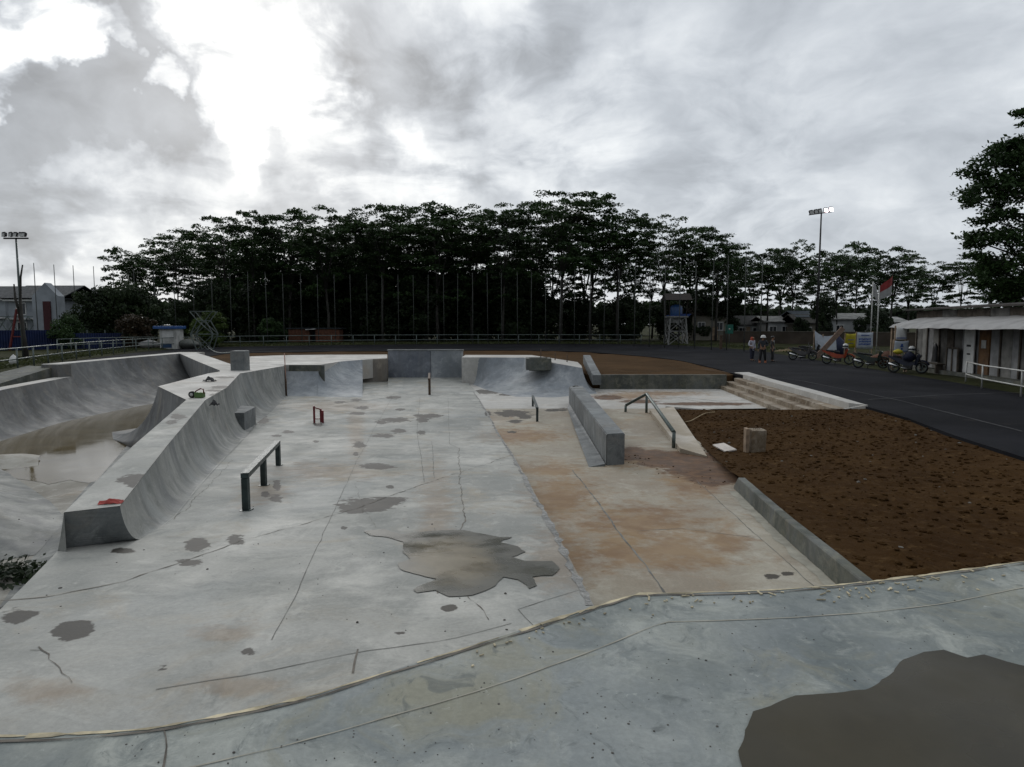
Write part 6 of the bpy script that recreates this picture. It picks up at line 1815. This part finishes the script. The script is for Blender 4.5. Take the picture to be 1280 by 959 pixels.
# big overhanging tree on the right
tb, cb = MB(), MB()
bp0 = at(1352, 34, ZT)
r = random.Random(77); g = np.random.default_rng(77)
P_ = []; N_ = []; S_ = []
tb.tube([V(0, 0, -.3), V(-.2, .1, 4), V(-.1, 0, 8), V(.1, 0, 12.5)], [.42, .34, .26, .10], 9)
tips = []
for (u, v, dy, rad) in [(1212, 250, -.5, .75), (1232, 232, .3, 1.0), (1245, 205, 0, 1.0), (1262, 190, .6, 1.1), (1278, 178, -.3, 1.1), (1225, 222, .8, .7), (1250, 236, -.8, 1.0), (1275, 222, .2, 1.3), (1245, 262, .4, .5), (1240, 275, -.2, .7), (1256, 270, .3, .8), (1225, 303, .2, .7), (1243, 293, -.4, .9), (1262, 298, .6, 1.1), (1222, 322, 0, .5), (1235, 335, .3, .9), (1252, 330, -.4, 1.1), (1272, 325, .2, 1.3), (1232, 352, -.2, .6), (1250, 360, .5, 1.1), (1268, 356, 0, 1.3), (1276, 140, .2, .45), (1278, 152, .4, .35), (1290, 190, 0, 1.5), (1295, 240, .5, 1.6), (1300, 300, -.5, 1.7), (1300, 350, .3, 1.7), (1330, 160, 0, 1.6), (1340, 220, -.6, 1.8), (1350, 300, .5, 1.9), (1380, 200, .2, 1.9), (1390, 280, -.3, 2.0), (1345, 345, .3, 1.8), (1360, 130, .3, 1.3), (1283, 372, 0, 1.2), (1255, 378, .3, .8)]:
    c = at(u, 34 + dy, None, v) - bp0
    z0 = max(3.0, c.z - r.uniform(1.2, 2.6))
    st = V(-.15, 0, z0)
    tb.tube([st, st.lerp(c, .55) + V(0, 0, .25), c], [.11, .07, .025], 5)
    k = int(850 * rad ** 1.6)
    sub = max(3, int(7 * rad))
    for _ in range(sub):
        d = g.normal(0, .48 * rad, 3) * np.array([1, 1, .5])
        cc = np.array(c) + d; n = max(20, k // sub)
        q = g.normal(0, .26 * rad ** .6, (n, 3)) * np.array([1, 1, .5])
        P_.append(cc + q); N_.append(g.normal(0, .6, (n, 3)) + np.array([0, 0, .9])); S_.append(g.uniform(.08, .18, n))
leafcloud(cb, np.concatenate(P_), np.concatenate(N_), np.concatenate(S_), 77, 1.7)
o = make_tree('overhanging_tree', (tb, cb), M['bark'], M['leaf'])
o.location = bp0
tag(o, 'big leafy tree overhanging the shack at the right edge', 'tree')
# thin cable crossing the tree
mb = MB(); a = at(1215, 33, None, 251); b = at(1330, 30, None, 250); mb.tube([a.lerp(b, k / 8) - V(0, 0, .05 * math.sin(PI * k / 8)) for k in range(9)], .012, 5)
tag(mb.build('cable', M['dark_steel']), 'thin cable strung across the gap in the big overhanging tree', 'cable')

# far wooded skyline on the right and low bushes on the far field: one mass
g = np.random.default_rng(9)
def mass(name, u0, u1, y, vt0, vt1, n, leaf, m, seed):
    P_ = []
    us = g.uniform(u0, u1, n)
    pts = np.zeros((n, 3))
    for i, u in enumerate(us):
        yy = y + g.uniform(-6, 6)
        wv = noise.noise(Vector((u * .05, seed, 0))) * .5 + noise.noise(Vector((u * .17, seed, 3))) * .5
        vt = vt0 + (vt1 - vt0) * (.5 - wv)
        p = at(u, yy, None, vt + (404 - vt) * g.uniform(0, 1) ** 1.5)
        pts[i] = p
    mb = MB(); leafcloud(mb, pts, g.normal(0, .7, (n, 3)) + np.array([0, -.5, .6]), g.uniform(.6, 1.4, n) * leaf, seed, 1.2)
    return tag(mb.build(name, m, recalc=False), kind='stuff')
mass('far_woods', 880, 1420, 190, 380, 394, 9000, 1.5, M['leaf_pale'], 5)
mass('far_woods', 250, 960, 135, 372, 392, 8000, 1.3, M['leaf_dark'], 15)
mass('far_woods', -120, 300, 170, 372, 390, 5000, 1.5, M['leaf_dark'], 6)
# grass tufts along the verge
n = 9000
P_ = np.zeros((n, 3)); k = 0
vp = off_outer(1.0)
while k < n:
    i = rnd.randrange(0, NA - 1)
    if vp[i].y < 18 or (vp[i].x > 12 and vp[i].y < 50): continue
    q = vp[i].lerp(vp[i + 1], rnd.random()); d = q - Vector((0, 25, 0)); d.z = 0
    q = q + d.normalized() * rnd.random() ** 1.4 * 6
    P_[k] = (q.x, q.y, ZT + .06); k += 1
mb = MB(); leafcloud(mb, P_, g.normal(0, .5, (n, 3)) + np.array([0, -1.2, .3]), g.uniform(.12, .36, n), 12, .5)
tag(mb.build('verge_grass', leafmat('verge_grass', (.03, .038, .012), (.06, .07, .022)), recalc=False), kind='stuff')
# ------------------------------------------------------------------ sky and light
w = bpy.data.worlds.new('World'); sc.world = w; w.use_nodes = True
t = NT('sky', w)
SUN_AZ = math.atan2(-300, F)       # direction of the bright break in the clouds
SUN_EL = R(24)
sun_dir = Vector((math.sin(SUN_AZ) * math.cos(SUN_EL), math.cos(SUN_AZ) * math.cos(SUN_EL), math.sin(SUN_EL)))
sky = t.n('ShaderNodeTexSky', sky_type='NISHITA', sun_disc=False, sun_elevation=SUN_EL, sun_rotation=SUN_AZ, air_density=1.0, dust_density=2.0)
bg1 = t.n('ShaderNodeBackground'); t.l(sky.outputs[0], bg1.inputs[0]); bg1.inputs[1].default_value = 0.10
d = t.n('ShaderNodeTexCoord').outputs['Generated']
sep = t.n('ShaderNodeSeparateXYZ'); t.l(d, sep.inputs[0])
zc = t.math('ADD', t.math('MAXIMUM', sep.outputs[2], 0.0), 0.34)
cmb = t.n('ShaderNodeCombineXYZ')
t.l(t.math('DIVIDE', sep.outputs[0], zc), cmb.inputs[0]); t.l(t.math('DIVIDE', sep.outputs[1], zc), cmb.inputs[1])
p = cmb.outputs[0]
wn = t.n('ShaderNodeTexNoise'); t.l(p, wn.inputs['Vector']); wn.inputs['Scale'].default_value = 1.6; wn.inputs['Detail'].default_value = 4
pw = t.vmath('ADD', p, t.vmath('SCALE', t.vmath('SUBTRACT', wn.outputs[1], (0.5, 0.5, 0.5)), s=0.55))
n1 = t.noise(pw, 1.7, 7, 0.54)
n2 = t.noise(pw, 4.2, 6, 0.56)
n3 = t.noise(p, 0.55, 3, 0.5)
n4 = t.noise(pw, 9.0, 6, 0.58)
# directions wobbled by noise for the placed cloud masses
dn = t.n('ShaderNodeTexNoise'); t.l(d, dn.inputs['Vector']); dn.inputs['Scale'].default_value = 5.5; dn.inputs['Detail'].default_value = 6; dn.inputs['Roughness'].default_value = 0.6
dw = t.vmath('NORMALIZE', t.vmath('ADD', d, t.vmath('SCALE', t.vmath('SUBTRACT', dn.outputs[1], (0.5, 0.5, 0.5)), s=0.34)))
def blob(u, v, rad_px, amp, hard=0.35):
    dr = ray(u, v).normalized()
    dt = t.vmath('DOT_PRODUCT', dw, tuple(dr))
    a = rad_px / F
    return t.math('MULTIPLY', t.ramp(dt, math.cos(a * 1.25), math.cos(a * hard)), amp)
def total(lst):
    s = None
    for b in lst:
        x = blob(*b)
        s = x if s is None else t.math('ADD', s, x)
    return s
base = t.math('ADD', 0.655, t.math('ADD', t.math('MULTIPLY', t.math('SUBTRACT', n1, 0.5), 0.55), t.math('ADD', t.math('MULTIPLY', t.math('SUBTRACT', n2, 0.5), 0.42), t.math('MULTIPLY', t.math('SUBTRACT', n3, 0.5), 0.25))))
bright = total([(325, 80, 92, .55, .1), (280, 8, 70, .34, .1), (290, 150, 55, .25, .2), (390, 120, 60, .25, .2), (400, 190, 50, .12), (38, 72, 36, .7), (105, 65, 20, .25), (175, 122, 24, .4), (350, 225, 60, .16), (230, 245, 50, .16), (480, 205, 55, .16), (140, 235, 30, .15), (30, 335, 60, .12), (110, 330, 50, .12), (560, 60, 110, .10), (690, 195, 90, .14), (560, 190, 60, .12), (900, 195, 120, .08), (660, 10, 120, .1)])
darkb = total([(150, 70, 120, .17, .1), (70, 170, 140, .12, .1), (205, 180, 80, .12), (20, 120, 70, .03), (80, 265, 80, .13), (480, 95, 90, .18), (440, 150, 70, .12), (650, 115, 120, .17, .2), (700, 60, 70, .08), (600, 150, 60, .08), (380, 225, 50, .1), (960, 110, 220, .06, .1), (1100, 220, 200, .07, .1), (880, 240, 120, .07), (330, 262, 40, .1)])
bright = t.math('MULTIPLY', bright, t.ramp(n2, 0.34, 0.6, 0.25, 1.15))
val = t.math('SUBTRACT', t.math('ADD', base, bright), darkb)
val = t.math('ADD', val, t.math('MULTIPLY', t.math('SUBTRACT', n4, 0.5), 0.14))
val = t.math('MAXIMUM', val, t.math('ADD', 0.40, t.math('ADD', t.math('MULTIPLY', t.math('SUBTRACT', n2, 0.5), 0.45), t.math('MULTIPLY', t.math('SUBTRACT', n1, 0.5), 0.25))))
# the cloud layer is brighter overhead than at the horizon
zen = t.ramp(sep.outputs[2], 0.5, 0.95, 1.0, 1.35)
back_ = t.ramp(sep.outputs[1], -0.5, 0.5, 0.5, 1.0)
val = t.math('MULTIPLY', t.math('MULTIPLY', val, zen), back_)
tint = t.mix(t.ramp(val, 0.45, 1.0), (0.855, 0.92, 1.0), (0.98, 1.0, 1.0))
cc = t.mix(1.0, tint, tint, 'MULTIPLY')
bg2 = t.n('ShaderNodeBackground'); t.l(tint, bg2.inputs[0]); t.l(val, bg2.inputs[1])
mx = t.n('ShaderNodeMixShader'); mx.inputs[0].default_value = 0.97
t.l(bg1.outputs[0], mx.inputs[1]); t.l(bg2.outputs[0], mx.inputs[2])
ow = t.n('ShaderNodeOutputWorld'); t.l(mx.outputs[0], ow.inputs[0])
sun = bpy.data.lights.new('sun', 'SUN'); sun.energy = 0.6; sun.angle = R(25); sun.color = (1, 0.98, 0.95)
so = bpy.data.objects.new('sun', sun); col.objects.link(so)
so.rotation_euler = (-sun_dir).to_track_quat('-Z', 'Y').to_euler()
so.location = (0, 0, 40)
vs_ = sc.view_settings
sc.display_settings.display_device = 'sRGB'
vs_.view_transform = 'Standard'; vs_.look = 'None'; vs_.exposure = 0.26; vs_.gamma = 1.0; vs_.use_curve_mapping = False
sc.cycles.max_bounces = 6; sc.cycles.diffuse_bounces = 3; sc.cycles.glossy_bounces = 3; sc.cycles.transmission_bounces = 2; sc.cycles.transparent_max_bounces = 4
sc.cycles.use_denoising = True
